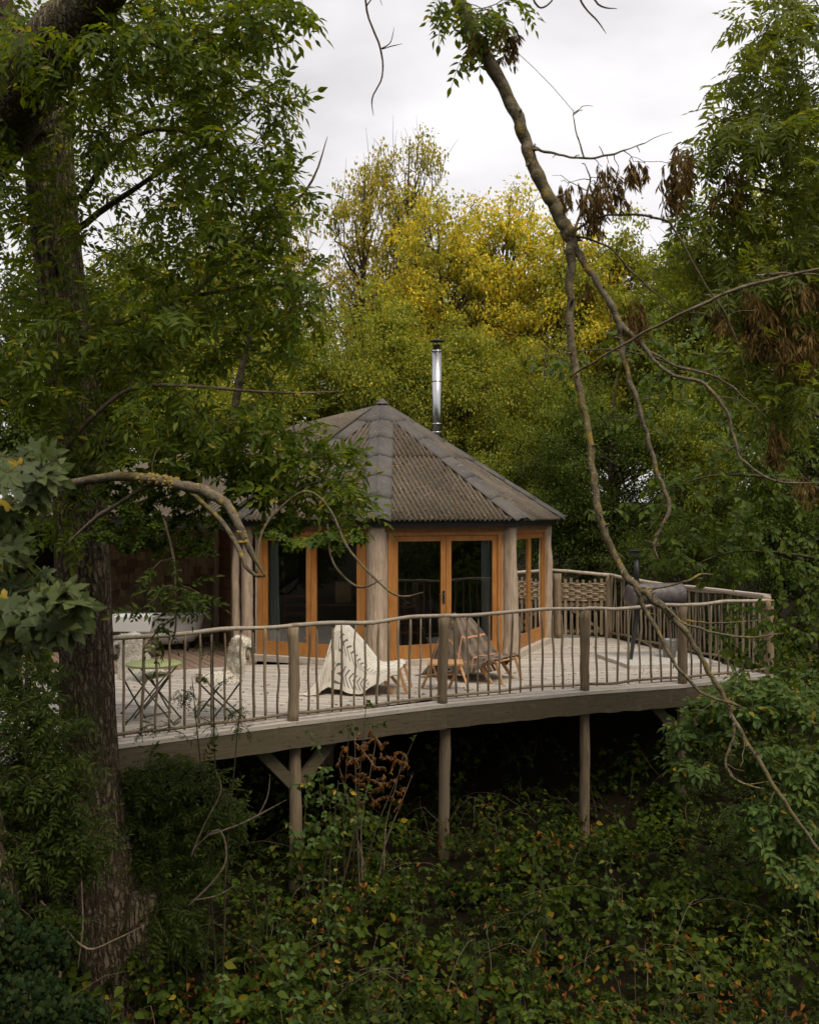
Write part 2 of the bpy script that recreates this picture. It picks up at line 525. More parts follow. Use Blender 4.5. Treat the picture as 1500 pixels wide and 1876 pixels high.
moss_shade = n.nodes.new('ShaderNodeMath'); moss_shade.operation = 'MULTIPLY'
n.links.new(at.outputs['Fac'], moss_shade.inputs[0]); n.links.new(maprange(n, t3.outputs['Fac'], .42, .55, .55, 1), moss_shade.inputs[1])
c = mixc(n, moss_shade.outputs[0], c, mixc(n, maprange(n, t2.outputs['Fac'], .4, .6), (.018, .013, .008), (.075, .058, .012)))  # moss and debris, with trough shade painted in so the corrugation reads
c = mixc(n, maprange(n, t2.outputs['Fac'], .60, .65, 0, .8), c, (.42, .37, .28))
n.links.new(c, b.inputs['Base Color'])
b.inputs['Roughness'].default_value = .85
bump(n, b, t2.outputs['Fac'], .7, .01)
M['roof_moss'] = m

# glass: thin, clear, reflecting by Fresnel
m, n, b, out = newmat('window_glass')
n.nodes.remove(b)
tr = n.nodes.new('ShaderNodeBsdfTransparent'); tr.inputs[0].default_value = (.86, .88, .87, 1)
gl = n.nodes.new('ShaderNodeBsdfGlossy'); gl.inputs['Roughness'].default_value = .004; gl.inputs[0].default_value = (1, 1, 1, 1)
fr = n.nodes.new('ShaderNodeFresnel'); fr.inputs[0].default_value = 1.75
mx = n.nodes.new('ShaderNodeMixShader')
n.links.new(fr.outputs[0], mx.inputs[0]); n.links.new(tr.outputs[0], mx.inputs[1]); n.links.new(gl.outputs[0], mx.inputs[2])
n.links.new(mx.outputs[0], out.inputs[0])
M['glass'] = m

# curtains
m, n, b, out = newmat('curtain_cloth')
t = noisetex(n, 90, 3, .5)
n.links.new(mixc(n, t.outputs['Fac'], (.70, .75, .79), (.80, .84, .87)), b.inputs['Base Color'])
b.inputs['Roughness'].default_value = .9
M['curtain'] = m

# printed throws, drawn over the cloth's own UV
def math_(n, op, a, bv=None, cv=None):
    x = n.nodes.new('ShaderNodeMath'); x.operation = op
    for i, v in enumerate((a, bv, cv)):
        if v is None: continue
        if isinstance(v, bpy.types.NodeSocket): n.links.new(v, x.inputs[i])
        else: x.inputs[i].default_value = v
    return x.outputs[0]

m, n, b, out = newmat('zigzag_throw')
uvn = n.nodes.new('ShaderNodeUVMap')
sx = n.nodes.new('ShaderNodeSeparateXYZ'); n.links.new(uvn.outputs[0], sx.inputs[0])
U, V = sx.outputs[0], sx.outputs[1]
cx = math_(n, 'MULTIPLY', U, 9.0)
fx = math_(n, 'ABSOLUTE', math_(n, 'SUBTRACT', math_(n, 'FRACT', cx), .5))
colid = math_(n, 'FLOOR', cx)
yy = math_(n, 'ADD', math_(n, 'MULTIPLY', V, 34.0), math_(n, 'MULTIPLY', fx, 3.2))
fy = math_(n, 'FRACT', yy)
line = math_(n, 'LESS_THAN', fy, .30)
inner = math_(n, 'LESS_THAN', fx, .33)
odd = math_(n, 'MODULO', colid, 2.0)
rowb = math_(n, 'FLOOR', math_(n, 'MULTIPLY', V, 7.0))
wn = n.nodes.new('ShaderNodeTexWhiteNoise'); wn.noise_dimensions = '2D'
cb = n.nodes.new('ShaderNodeCombineXYZ'); n.links.new(colid, cb.inputs[0]); n.links.new(rowb, cb.inputs[1])
n.links.new(cb.outputs[0], wn.inputs[0])
on = math_(n, 'GREATER_THAN', wn.outputs[0], .28)
mask = math_(n, 'MULTIPLY', math_(n, 'MULTIPLY', line, inner), on)
ink = ramp(n, [(0, (.06, .13, .12)), (.42, (.15, .14, .125)), (.6, (.30, .28, .23)), (.8, (.40, .37, .30))], 'CONSTANT')
n.links.new(wn.outputs[0], ink.inputs[0])
tn = noisetex(n, 70, 3, .6)
basec = mixc(n, tn.outputs['Fac'], (.62, .57, .49), (.78, .73, .65))
n.links.new(mixc(n, mask, basec, ink.outputs[0]), b.inputs['Base Color'])
b.inputs['Roughness'].default_value = .95
bump(n, b, tn.outputs['Fac'], .3, .004)
M['zigzag'] = m

m, n, b, out = newmat('plaid_throw')
uvn = n.nodes.new('ShaderNodeUVMap')
sx = n.nodes.new('ShaderNodeSeparateXYZ'); n.links.new(uvn.outputs[0], sx.inputs[0])
U, V = sx.outputs[0], sx.outputs[1]
fu = math_(n, 'FRACT', math_(n, 'MULTIPLY', U, 6.0)); fv = math_(n, 'FRACT', math_(n, 'MULTIPLY', V, 7.0))
c = mixc(n, math_(n, 'LESS_THAN', fu, .45), (.14, .105, .075), (.07, .055, .042))
c = mixc(n, math_(n, 'MULTIPLY', math_(n, 'LESS_THAN', fv, .4), .5), c, (.19, .145, .105))
c = mixc(n, math_(n, 'LESS_THAN', math_(n, 'ABSOLUTE', math_(n, 'SUBTRACT', fv, .7)), .035), c, (.50, .24, .12))
c = mixc(n, math_(n, 'MULTIPLY', math_(n, 'LESS_THAN', math_(n, 'ABSOLUTE', math_(n, 'SUBTRACT', fu, .72)), .03), .7), c, (.46, .22, .12))
n.links.new(c, b.inputs['Base Color'])
b.inputs['Roughness'].default_value = .95
tn = noisetex(n, 70, 3, .6)
bump(n, b, tn.outputs['Fac'], .3, .004)
M['plaid'] = m

# forest floor
m, n, b, out = newmat('forest_floor')
t1 = noisetex(n, .8, 6, .6, coord='Object'); t2 = noisetex(n, 14, 6, .7, coord='Object')
c = mixc(n, maprange(n, t1.outputs['Fac'], .4, .62), (.018, .013, .008), (.012, .014, .006))
c = mixc(n, maprange(n, t2.outputs['Fac'], .52, .66, 0, .7), c, (.04, .026, .013))
n.links.new(c, b.inputs['Base Color']); b.inputs['Roughness'].default_value = 1
b.inputs['Specular IOR Level'].default_value = .05
bump(n, b, t2.outputs['Fac'], .8, .03)
M['ground'] = m
# ================================================================== ground
nx, ny = 150, 170
xs = np.concatenate([np.linspace(-160, -14, 20, endpoint=False), np.linspace(-14, 14, 110, endpoint=False), np.linspace(14, 160, 20)])
ys = np.concatenate([np.linspace(-120, -6, 14, endpoint=False), np.linspace(-6, 32, 130, endpoint=False), np.linspace(32, 220, 24)])
vs = [(x, y, ground_z(x, y)) for y in ys for x in xs]
W_ = len(xs)
fs = [(j * W_ + i, j * W_ + i + 1, (j + 1) * W_ + i + 1, (j + 1) * W_ + i) for j in range(len(ys) - 1) for i in range(W_ - 1)]
g_ = MB(); g_.add(vs, fs)
o = g_.build('ground', M['ground'], None, True)
tag(o, kind='structure')

# ================================================================== deck
FR = [(-4.55, 9.0), (-3.18, 9.98), (-1.31, 11.2), (.41, 12.24), (2.3, 13.1), (3.73, 13.62), (5.2, 14.42)]   # front posts
BK = [(5.2, 14.42), (4.45, 16.5), (3.72, 18.62)]
CX, CY = -.49, 18.0
A0 = (-.49, 15.05)

def clip(poly, a, b):
    """keep what lies left of a->b"""
    out = []
    def side(p): return (b[0] - a[0]) * (p[1] - a[1]) - (b[1] - a[1]) * (p[0] - a[0])
    for i in range(len(poly)):
        p, q = poly[i], poly[(i + 1) % len(poly)]
        sp, sq = side(p), side(q)
        if sp >= 0: out.append(p)
        if sp * sq < 0:
            t = sp / (sp - sq)
            out.append((p[0] + (q[0] - p[0]) * t, p[1] + (q[1] - p[1]) * t))
    return out

def clip_convex(poly, region):
    for i in range(len(region)):
        poly = clip(poly, region[i], region[(i + 1) % len(region)])
        if len(poly) < 3: return []
    return poly

def inset(p, q, d):
    """points p,q shifted to the inside (left) by d"""
    v = Vector((q[0] - p[0], q[1] - p[1])).normalized()
    nn = Vector((-v.y, v.x)) * d
    return (p[0] + nn.x, p[1] + nn.y), (q[0] + nn.x, q[1] + nn.y)

def edge_ring(d):
    """the front post line moved inwards by d, mitred"""
    segs = [inset(FR[i], FR[i + 1], d) for i in range(len(FR) - 1)]
    out = [segs[0][0]]
    for (a, b), (c, e) in zip(segs[:-1], segs[1:]):
        r1 = Vector((b[0] - a[0], b[1] - a[1])); r2 = Vector((e[0] - c[0], e[1] - c[1]))
        den = r1.x * r2.y - r1.y * r2.x
        if abs(den) < 1e-4: out.append(b); continue
        t = ((c[0] - a[0]) * r2.y - (c[1] - a[1]) * r2.x) / den
        out.append((a[0] + r1.x * t, a[1] + r1.y * t))
    out.append(segs[-1][1])
    return out
E_out, E_mid, E_in = edge_ring(-.09), edge_ring(.035), edge_ring(.16)

deck = thing('wooden_deck', 'raised grey timber deck on round posts wrapped around the round cabin', 'deck', (0, 13, 0))
DW = .128
def boards(region, ang, mat, maxlen=3.6, zoff=0):
    ca, sa = math.cos(ang), math.sin(ang)
    pts = [(p[0] * ca + p[1] * sa, -p[0] * sa + p[1] * ca) for p in region]
    u0, u1 = min(p[0] for p in pts), max(p[0] for p in pts)
    v0, v1 = min(p[1] for p in pts), max(p[1] for p in pts)
    v = v0; k = 0
    while v < v1:
        u = u0 - random.uniform(0, maxlen * .8)
        while u < u1:
            L = random.uniform(maxlen * .75, maxlen * 1.1)
            jj = random.uniform(-.0015, .0015)
            rect = [(u + .002, v), (u + L - .002, v), (u + L - .002, v + DW - .009 + jj), (u + .002, v + DW - .009 + jj)]
            rect = [(a * ca - b_ * sa, a * sa + b_ * ca) for a, b_ in rect]
            c = clip_convex(rect, region)
            if len(c) >= 3:
                ar = abs(sum(c[i][0] * c[(i + 1) % len(c)][1] - c[(i + 1) % len(c)][0] * c[i][1] for i in range(len(c)))) / 2
                if ar > .008:
                    # object origin with its x axis along the board, so the grain follows it
                    mx_ = sum(p[0] for p in c) / len(c); my_ = sum(p[1] for p in c) / len(c)
                    loc = [((p[0] - mx_) * ca + (p[1] - my_) * sa, -(p[0] - mx_) * sa + (p[1] - my_) * ca) for p in c]
                    dz = random.uniform(-.003, .002) + zoff
                    me = MB().prism(loc, -.032, 0).mesh('plank', mat)
                    link(me, 'plank', None, deck, (mx_, my_ - 13, dz), (0, 0, ang))
            u += L
        v += DW
# three fields of boards: left, right and the sheltered porch
regL = [E_in[0], E_in[1], E_in[2], E_in[3], (-.49, 15.3), (-2.4, 15.34), (-5.6, 13.75)]
regR = [E_in[3], E_in[4], E_in[5], E_in[6], (3.72, 18.7), (2.2, 19.6), (-.49, 17.5), (-.49, 15.3)]
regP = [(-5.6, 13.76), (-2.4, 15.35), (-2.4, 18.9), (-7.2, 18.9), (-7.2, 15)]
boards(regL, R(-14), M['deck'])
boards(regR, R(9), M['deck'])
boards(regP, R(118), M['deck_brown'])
# two long edge boards along every bay of the front
for i in range(len(FR) - 1):
    for a, c in ((E_out, E_mid), (E_mid, E_in)):
        p, q, r_, s_ = Vector(a[i]), Vector(a[i + 1]), Vector(c[i + 1]), Vector(c[i])
        ang = math.atan2(q.y - p.y, q.x - p.x)
        mid = (p + q + r_ + s_) / 4
        ca, sa = math.cos(ang), math.sin(ang)
        poly = []
        for w in (p, q, r_, s_):
            w2 = mid + (w - mid) * 1.0
            d = w2 - mid
            poly.append((d.x * ca + d.y * sa, -d.x * sa + d.y * ca))
        yy0 = max(abs(pp[1]) for pp in poly)
        poly = [(pp[0] * .9985, pp[1] * (1 - .004 / yy0)) for pp in poly]
        me = MB().prism(poly, -.04, .004).mesh('edge_board', M['deck'])
        link(me, 'edge_board', None, deck, (mid.x, mid.y - 13, random.uniform(-.002, .002)), (0, 0, ang))
# fascia beams
def zbeam(name, p, q, z0, z1, th, mat, parent, base=(0, 13, 0)):
    p, q = Vector(p), Vector(q)
    mid = (p + q) / 2; ang = math.atan2(q.y - p.y, q.x - p.x); L = (q - p).length
    nseg = 14
    vs = []; fs = []
    for i in range(nseg + 1):
        x = -L / 2 + L * i / nseg
        w = .010 * noise.noise(Vector((p.x * 3 + i * .5, p.y, z0))) + .006 * math.sin(i * 1.7 + p.x * 5)
        for y, z in ((-th / 2, z0 + w), (th / 2, z0 + w), (th / 2, z1), (-th / 2, z1)): vs.append((x, y, z))
    for i in range(nseg):
        for k in range(4):
            k2 = (k + 1) % 4
            fs.append((i * 4 + k, (i + 1) * 4 + k, (i + 1) * 4 + k2, i * 4 + k2))
    fs += [(0, 1, 2, 3), (nseg * 4 + 3, nseg * 4 + 2, nseg * 4 + 1, nseg * 4)]
    mbx = MB(); mbx.add(vs, fs)
    me = mbx.mesh(name, mat)
    return link(me, name, None, parent, (mid.x - base[0], mid.y - base[1], -base[2]), (0, 0, ang))
Fb = edge_ring(-.045)
for i in range(len(FR) - 1):
    zbeam('fascia_beam', Fb[i], Fb[i + 1], -.295, -.043, .07, M['beam'], deck)
zbeam('fascia_beam', (5.24, 14.5), (3.78, 18.7), -.27, -.045, .06, M['beam'], deck)
# joists and inner beams under the boards
for k in range(11):
    x = -4.2 + k * .85
    zbeam('joist', (x, float(np.interp(x, [p[0] for p in FR], [p[1] for p in FR])) + .16), (x, 18.6), -.21, -.04, .05, M['beam'], deck)
for y in (14.6, 17.2):
    zbeam('cross_beam', (-5, y), (4.6, y), -.44, -.215, .12, M['beam'], deck)
def round_post(mb, x, y, z0, z1, r, wob=.012, n=12, seg=10, seed=0, flare=0):
    vs = []
    for i in range(seg + 1):
        z = z0 + (z1 - z0) * i / seg
        for k in range(n):
            a = 2 * math.pi * k / n
            rr = r * (1 + flare * (1 - i / seg) ** 2) + wob * noise.noise(Vector((math.cos(a) * 1.3 + seed * 7.1, math.sin(a) * 1.3, z * 1.8))) + wob * .8 * noise.noise(Vector((math.cos(a) * 3 + seed, math.sin(a) * 3, z * 6)))
            ox = wob * 1.3 * noise.noise(Vector((seed * 3.3, z * .9, 0))); oy = wob * noise.noise(Vector((seed * 3.3, z * .9, 5)))
            vs.append((x + ox + rr * math.cos(a), y + oy + rr * math.sin(a), z))
    fs = []
    for i in range(seg):
        for k in range(n):
            k2 = (k + 1) % n
            fs.append((i * n + k, i * n + k2, (i + 1) * n + k2, (i + 1) * n + k))
    fs.append(tuple(range(n - 1, -1, -1))); fs.append(tuple(range(seg * n, seg * n + n)))
    mb.add(vs, fs)
for i, (x, y) in enumerate(FR):
    if i == 6: x, y = x - .1, y + .02
    mb = MB(); round_post(mb, x + .02, y + .10, ground_z(x, y) - .3, -.215 if i != 3 else -.215, .070, seed=i)
    mb.build('support_post', M['pole'], deck, True)
for x, y in [(-3.4, 14.6), (-1.2, 14.6)]:
    mb = MB(); round_post(mb, x, y, ground_z(x, y) - .3, -.44, .09, seed=x)
    mb.build('support_post', M['pole'], deck, True)
for i in (2, 5):
    x, y = FR[i]
    for s in (-1, 1):
        j = i + s
        d = Vector((FR[j][0] - x, FR[j][1] - y)).normalized()
        MB().bar((x + .02 + d.x * .05, y + .10 + d.y * .05, -.72), (x + .02 + d.x * .47, y + .10 + d.y * .47, -.27), .07, .13, (d.x, d.y, 1)).build('brace', M['beam'], deck)

# ================================================================== railings
def wob_tube(p, q, r0, r1, amp, n=7, seg=12, seed=0.0):
    p, q = Vector(p), Vector(q)
    pts = []; rad = []
    for i in range(seg + 1):
        t = i / seg
        c = p.lerp(q, t)
        e = math.sin(math.pi * t)
        c += Vector((noise.noise(Vector((seed, t * 3.2, 1))), noise.noise(Vector((seed, t * 3.2, 7))), noise.noise(Vector((seed, t * 3.2, 13))))) * amp * (.3 + e)
        pts.append(c)
        rad.append((r0 + (r1 - r0) * t) * (1 + .16 * noise.noise(Vector((seed, t * 8, 21)))))
    return pts, rad
stick_me = []
for k in range(10):
    mb = MB()
    a = random.uniform(-.012, .012)
    pts, rad = wob_tube((0, 0, 0), (a, random.uniform(-.01, .01), 1), random.uniform(.013, .0185), random.uniform(.011, .016), .016, 6, 8, k * 3.7 + 1)
    rad[0] *= .75; rad[-1] *= .8
    mb.tube(pts, rad, 6)
    stick_me.append(mb.mesh('baluster', M['stick'], True))

def rail_fence(root, pts, z_top, z_bot, spacing=.145, post_r=.066, posts=None, mats=None, zt=None, rail_r=.025):
    """pts = post positions on the deck; zt = top height at every post"""
    base = root.location
    zt = zt or [z_top] * len(pts)
    for i, (x, y) in enumerate(pts):
        if posts is not None and i not in posts: continue
        mb = MB(); round_post(mb, x, y, -.03 if base.z > -1 else 0, zt[i] - .02, post_r * random.uniform(.9, 1.08), .016, seed=i * 1.7 + x)
        mb.build('post', M['pole'], root, True)
    for i in range(len(pts) - 1):
        p, q = Vector((*pts[i], 0)), Vector((*pts[i + 1], 0))
        L = (q - p).length; d = (q - p) / L
        a = p + Vector((0, 0, zt[i])); c = q + Vector((0, 0, zt[i + 1]))
        tp, tr = wob_tube(a - d * .02, c + d * .02, rail_r * 1.05, rail_r * .9, .03, 8, 16, i * 5.1 + x)
        tp[0] = a - d * .01; tp[-1] = c + d * .01
        MB().tube(tp, tr, 8).build('top_rail', M['rail'], root, True)
        bp, br = wob_tube(p + d * post_r * .8 + Vector((0, 0, z_bot)), q - d * post_r * .8 + Vector((0, 0, z_bot)), .021, .017, .03, 7, 12, i * 9.3 + y)
        MB().tube(bp, br, 6).build('bottom_rail', M['stick'], root, True)
        nst = int((L - .2) / spacing)
        for k in range(nst):
            t = (k + .5 + random.uniform(-.12, .12)) / nst
            s = post_r + .03 + t * (L - 2 * post_r - .06)
            b_ = p + d * s
            top = zt[i] + (zt[i + 1] - zt[i]) * s / L
            o = link(random.choice(stick_me), 'baluster', None, root, (b_.x - base.x, b_.y - base.y, z_bot - .035 - base.z), (random.uniform(-.02, .02), random.uniform(-.025, .025), random.uniform(0, 6.28)))
            o.scale = (1, 1, top - z_bot + .02)
rl = thing('deck_railing', 'rustic stick railing along the curved front edge of the deck', 'railing', (0, 12, 0))
rail_fence(rl, FR, 1.075, .085, .148)
# back railing, from the corner round to the gate
rb = thing('deck_railing', 'rustic stick railing behind the barrel grill on the right side', 'railing', (4.4, 16.5, 0))
rail_fence(rb, BK, 1.1, .10, .13, posts=(0, 1, 2), zt=[1.1, 1.1, 1.18], rail_r=.034)
MB().bar((5.2, 14.5, 1.135), (4.5, 16.4, 1.135), .13, .03).build('rail_board', M['step'], rb)
# gate with a woven panel and the short run beside the cabin
gt = thing('woven_gate', 'woven wattle gate with diagonal brace at the back of the deck', 'gate', (3.24, 18.58, 0))
gx0, gx1, gy = 2.80, 3.64, 18.60
mb = MB(); round_post(mb, 2.76, gy, 0, 1.20, .085, .02, seed=41); mb.build('post', M['pole'], gt, True)
for k, x in enumerate(np.linspace(gx0 + .11, gx1 - .06, 7)):
    MB().bar((x, gy, .06), (x + random.uniform(-.01, .01), gy, 1.08 + random.uniform(-.02, .04)), .05, .022, (0, 1, 0)).build('slat', M['pole'], gt)
for r_ in range(13):
    z = .70 + r_ * .026
    pts = []
    for i in range(43):
        t = i / 42
        x = gx0 + .04 + t * (gx1 - gx0 - .02)
        ph = (x - gx0 - .11) / ((gx1 - gx0 - .17) / 6)
        pts.append(Vector((x, gy - .001 + .026 * math.cos(math.pi * ph + (r_ // 2 % 2) * math.pi), z + .007 * math.sin(t * 9 + r_))))
    MB().tube(pts, .011, 5).build('withy', M['withy'], gt, True)
MB().bar((gx0 + .1, gy + .03, .62), (gx1 - .06, gy + .03, .14), .05, .025, (0, 1, 0)).build('brace', M['pole'], gt)
for z in (.12, .62):
    MB().bar((gx0 + .05, gy + .036, z), (gx1 - .02, gy + .036, z), .022, .05).build('cross_rail', M['pole'], gt)
tp, tr = wob_tube((2.5, 18.7, 1.28), (3.74, 18.58, 1.17), .028, .034, .02, seed=77)
MB().tube(tp, tr, 7).build('top_rail', M['rail'], gt, True)
sr = thing('short_railing', 'short stick railing between the cabin and the woven gate', 'railing', (2.6, 18.9, 0))
for k, x in enumerate((2.52, 2.60, 2.67)):
    link(stick_me[k], 'baluster', None, sr, (x - 2.6, -.15, .02), None, (1, 1, 1.0))
tp, tr = wob_tube((2.44, 18.76, 1.03), (2.72, 18.70, 1.03), .022, .022, .01, seed=7)
MB().tube(tp, tr, 6).build('top_rail', M['rail'], sr, True)

# ================================================================== cabin
cab = thing('round_cabin', 'eight-sided timber cabin with orange framed glass doors and dark corrugated roof', 'cabin', (CX, CY, 0))
RW, RE, ZE, ZA = 2.953, 3.25, 2.24, 4.30
def oc(k, r, z=0):
    a = R(-90 + 45 * k)
    return Vector((CX + r * math.cos(a), CY + r * math.sin(a), z))
class Facet:
    def __init__(s, k, r=RW):
        s.p0, s.p1 = oc(k, r), oc(k + 1, r)
        s.L = (s.p1 - s.p0).length
        s.u = (s.p1 - s.p0) / s.L
        s.n = Vector((s.u.y, -s.u.x, 0))
    def pt(s, u, d, z): return s.p0 + s.u * u + s.n * d + Vector((0, 0, z))
    def box(s, mb, u0, u1, z0, z1, d0, d1):
        vs = [s.pt(u, d, z) for z in (z0, z1) for d in (d0, d1) for u in (u0, u1)]
        mb.add(vs, [(0, 2, 3, 1), (4, 5, 7, 6), (0, 1, 5, 4), (2, 6, 7, 3), (0, 4, 6, 2), (1, 3, 7, 5)])
        return mb
    def part(s, name, mat, parent, *b, label=None):
        o = s.box(MB(), *b).build(name, mat, parent)
        if label: o['label'] = label
        return o

def glazed(k, leaves=2, door=True, jl=.15, jr=.15, names='glass_door'):
    f = Facet(k); L = f.L
    f.part('threshold', M['step'], cab, .10, L - .10, .0, .095, -.04, .13)
    a, b_ = jl, L - jr
    # outer frame of the opening
    f.part('door_frame', M['oak'], cab, a, a + .075, .095, 2.04, -.05, .03)
    f.part('door_frame', M['oak'], cab, b_ - .075, b_, .095, 2.04, -.05, .03)
    f.part('door_head', M['oak'], cab, a + .075, b_ - .075, 1.985, 2.04, -.05, .032)
    w = (b_ - a - .15) / leaves
    for i in range(leaves):
        u0 = a + .075 + i * w + .004; u1 = u0 + w - .008
        fr = MB()
        f.box(fr, u0, u0 + .085, .10, 1.98, -.035, .012)
        f.box(fr, u1 - .085, u1, .10, 1.98, -.035, .012)
        f.box(fr, u0 + .0852, u1 - .0852, .10, .31, -.033, .010)
        f.box(fr, u0 + .0852, u1 - .0852, 1.90, 1.98, -.033, .010)
        d = fr.build(names, M['oak'], cab)
        f.box(MB(), u0 + .08, u1 - .08, .30, 1.91, -.014, -.008).build('glass_pane', M['glass'], d)
        if door and i == 0:
            h = MB()
            f.box(h, u1 - .058, u1 - .018, .93, 1.13, .012, .022)
            h.tube([f.pt(u1 - .038, .02, 1.07), f.pt(u1 - .038, .055, 1.07), f.pt(u1 - .13, .055, 1.065)], .009, 6)
            h.build('handle', M['black_metal'], d)
    f.part('lintel', M['lintel'], cab, 0.02, L - .02, 2.042, 2.16, -.09, .045)
    # narrow boards between frame and post
    f.part('cover_board', M['trunkpost'], cab, jl - .055, jl - .002, .095, 2.04, -.04, .018)
    f.part('cover_board', M['trunkpost'], cab, L - jr + .002, L - jr + .055, .095, 2.04, -.04, .018)
    return f
f0 = glazed(0, jl=.17)
fL = glazed(-1, door=False, names='glass_panel', jl=.2, jr=.17)
f1 = glazed(1, door=False, names='glass_panel')
# the facet beside the porch: one narrow glazed leaf, then boards
f = Facet(-2); L = f.L
f.part('threshold', M['step'], cab, L - .95, L - .10, 0, .095, -.04, .13)
for u in (L - .92, L - .22): f.part('door_frame', M['oak'], cab, u, u + .07, .095, 2.04, -.05, .03)
f.part('door_head', M['oak'], cab, L - .85, L - .22, 1.985, 2.04, -.05, .032)
fr = MB()
f.box(fr, L - .845, L - .765, .10, 1.98, -.035, .012); f.box(fr, L - .305, L - .225, .10, 1.98, -.035, .012)
f.box(fr, L - .7648, L - .3052, .10, .34, -.033, .010); f.box(fr, L - .7648, L - .3052, 1.9, 1.98, -.033, .010)
d = fr.build('glass_panel', M['oak'], cab)
f.box(MB(), L - .77, L - .30, .33, 1.91, -.014, -.008).build('glass_pane', M['glass'], d)
f.part('cover_board', M['trunkpost'], cab, L - 1.1, L - .925, .0, 2.04, -.04, .035)
f.part('lintel', M['lintel'], cab, .02, L - .02, 2.042, 2.16, -.09, .045)
for i in range(12):
    f.part('wall_board', M['cladding'], cab, .02, L - 1.102, .01 + i * .169, .01 + i * .169 + .163, -.04, .012 + .01 * (i % 2))
# the closed walls at the back
for k in (2, 3, 4, 5):
    f = Facet(k)
    for i in range(13):
        f.part('wall_board', M['cladding'], cab, .02, f.L - .02, .01 + i * .166, .01 + i * .166 + .16, -.04, .012)
# corner posts: barked tree stems, thicker at the foot
for k in range(8):
    c = oc(k, RW + .01)
    mb = MB(); round_post(mb, c.x, c.y, 0, 2.15, {0: .125, 1: .115, -1: .1}.get(k, .09), .022, 16, 18, seed=k * 2.3 + 1, flare=.32 if k in (0, 1) else .1)
    mb.build('corner_post', M['trunkpost'], cab, True)
mb = MB(); c = oc(-1, RW + .03); round_post(mb, c.x - .16, c.y + .05, 0, 2.12, .06, .018, seed=91); mb.build('corner_post', M['trunkpost'], cab, True)
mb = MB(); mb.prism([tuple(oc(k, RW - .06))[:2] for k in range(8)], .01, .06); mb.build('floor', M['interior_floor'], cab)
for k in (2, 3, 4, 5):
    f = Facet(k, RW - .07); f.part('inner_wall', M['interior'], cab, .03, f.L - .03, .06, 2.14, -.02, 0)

# roof
roof = thing('roof', None, None, (0, 0, ZE)); roof.parent = cab
APX = Vector((CX, CY, ZA))
def facet_sheets(k):
    e0, e1 = oc(k, RE, ZE), oc(k + 1, RE, ZE)
    mid = (e0 + e1) / 2
    u = (e1 - e0).normalized(); hw = (e1 - e0).length / 2
    v = (mid - APX); SL = v.length; v = v / SL
    nn = u.cross(v).normalized()
    if nn.z < 0: nn = -nn
    WL = .084; amp = .022
    rows = [(0.0, .50), (.475, 1.006)]
    ncol = 3
    for ri, (a, b_) in enumerate(rows):
        for ci in range(ncol):
            c0, c1 = -hw + 2 * hw * ci / ncol, -hw + 2 * hw * (ci + 1) / ncol
            us = np.arange(c0 - (.0 if ci == 0 else .03), c1 + .0001, WL / 8)
            vs = []; val = []; strips = []
            lift = (.012 if ri == 0 else 0) + .0035 * (ci % 2)
            for uu in us:
                vt = max(a, abs(uu) / hw) * SL; vb = b_ * SL
                if vt >= vb - .02: strips.append(None); continue
                ph = math.cos(2 * math.pi * uu / WL)
                h = amp * ph + lift
                base = len(vs)
                jag = .006 * noise.noise(Vector((uu * 9, k * 3, ri)))
                for t in (0, .33, .66, 1):
                    vv = vt + (vb + (jag if ri else 0) - vt) * t
                    wv = .006 * noise.noise(Vector((uu * 2, vv * 3, k)))
                    p = APX + u * uu + v * vv + nn * (h + wv)
                    vs.append(p); vs.append(p - nn * .006)
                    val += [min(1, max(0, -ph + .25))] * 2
                strips.append(base)
            fs = []
            for s0, s1 in zip(strips[:-1], strips[1:]):
                if s0 is None or s1 is None: continue
                for t in range(3):
                    fs.append((s0 + 2 * t, s0 + 2 * t + 2, s1 + 2 * t + 2, s1 + 2 * t))
                fs.append((s0 + 6, s0 + 7, s1 + 7, s1 + 6))
                fs.append((s0 + 7, s0 + 1, s1 + 1, s1 + 7))
            if not fs: continue
            mb = MB(); mb.add(vs, fs)
            me = mb.mesh('corrugated_sheet', M['roof_moss'], True, (CX, CY, ZE))
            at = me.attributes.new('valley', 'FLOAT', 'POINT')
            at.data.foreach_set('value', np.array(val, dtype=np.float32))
            link(me, 'corrugated_sheet', None, roof)
    # black fascia and its batten below the sheets
    fe = Facet(k, RE - .10)
    fe.box(MB(), .0, fe.L, ZE - .115, ZE - .005, -.03, .0).build('eaves_board', M['band'], roof)
    # soffit
    so_ = MB(); so_.add([oc(k, RE - .12, ZE - .055), oc(k + 1, RE - .12, ZE - .055), oc(k + 1, RW - .05, ZE - .05), oc(k, RW - .05, ZE - .05)], [(0, 1, 2, 3)])
    so_.build('soffit', M['lintel'], roof)
for k in range(-2, 6): facet_sheets(k)

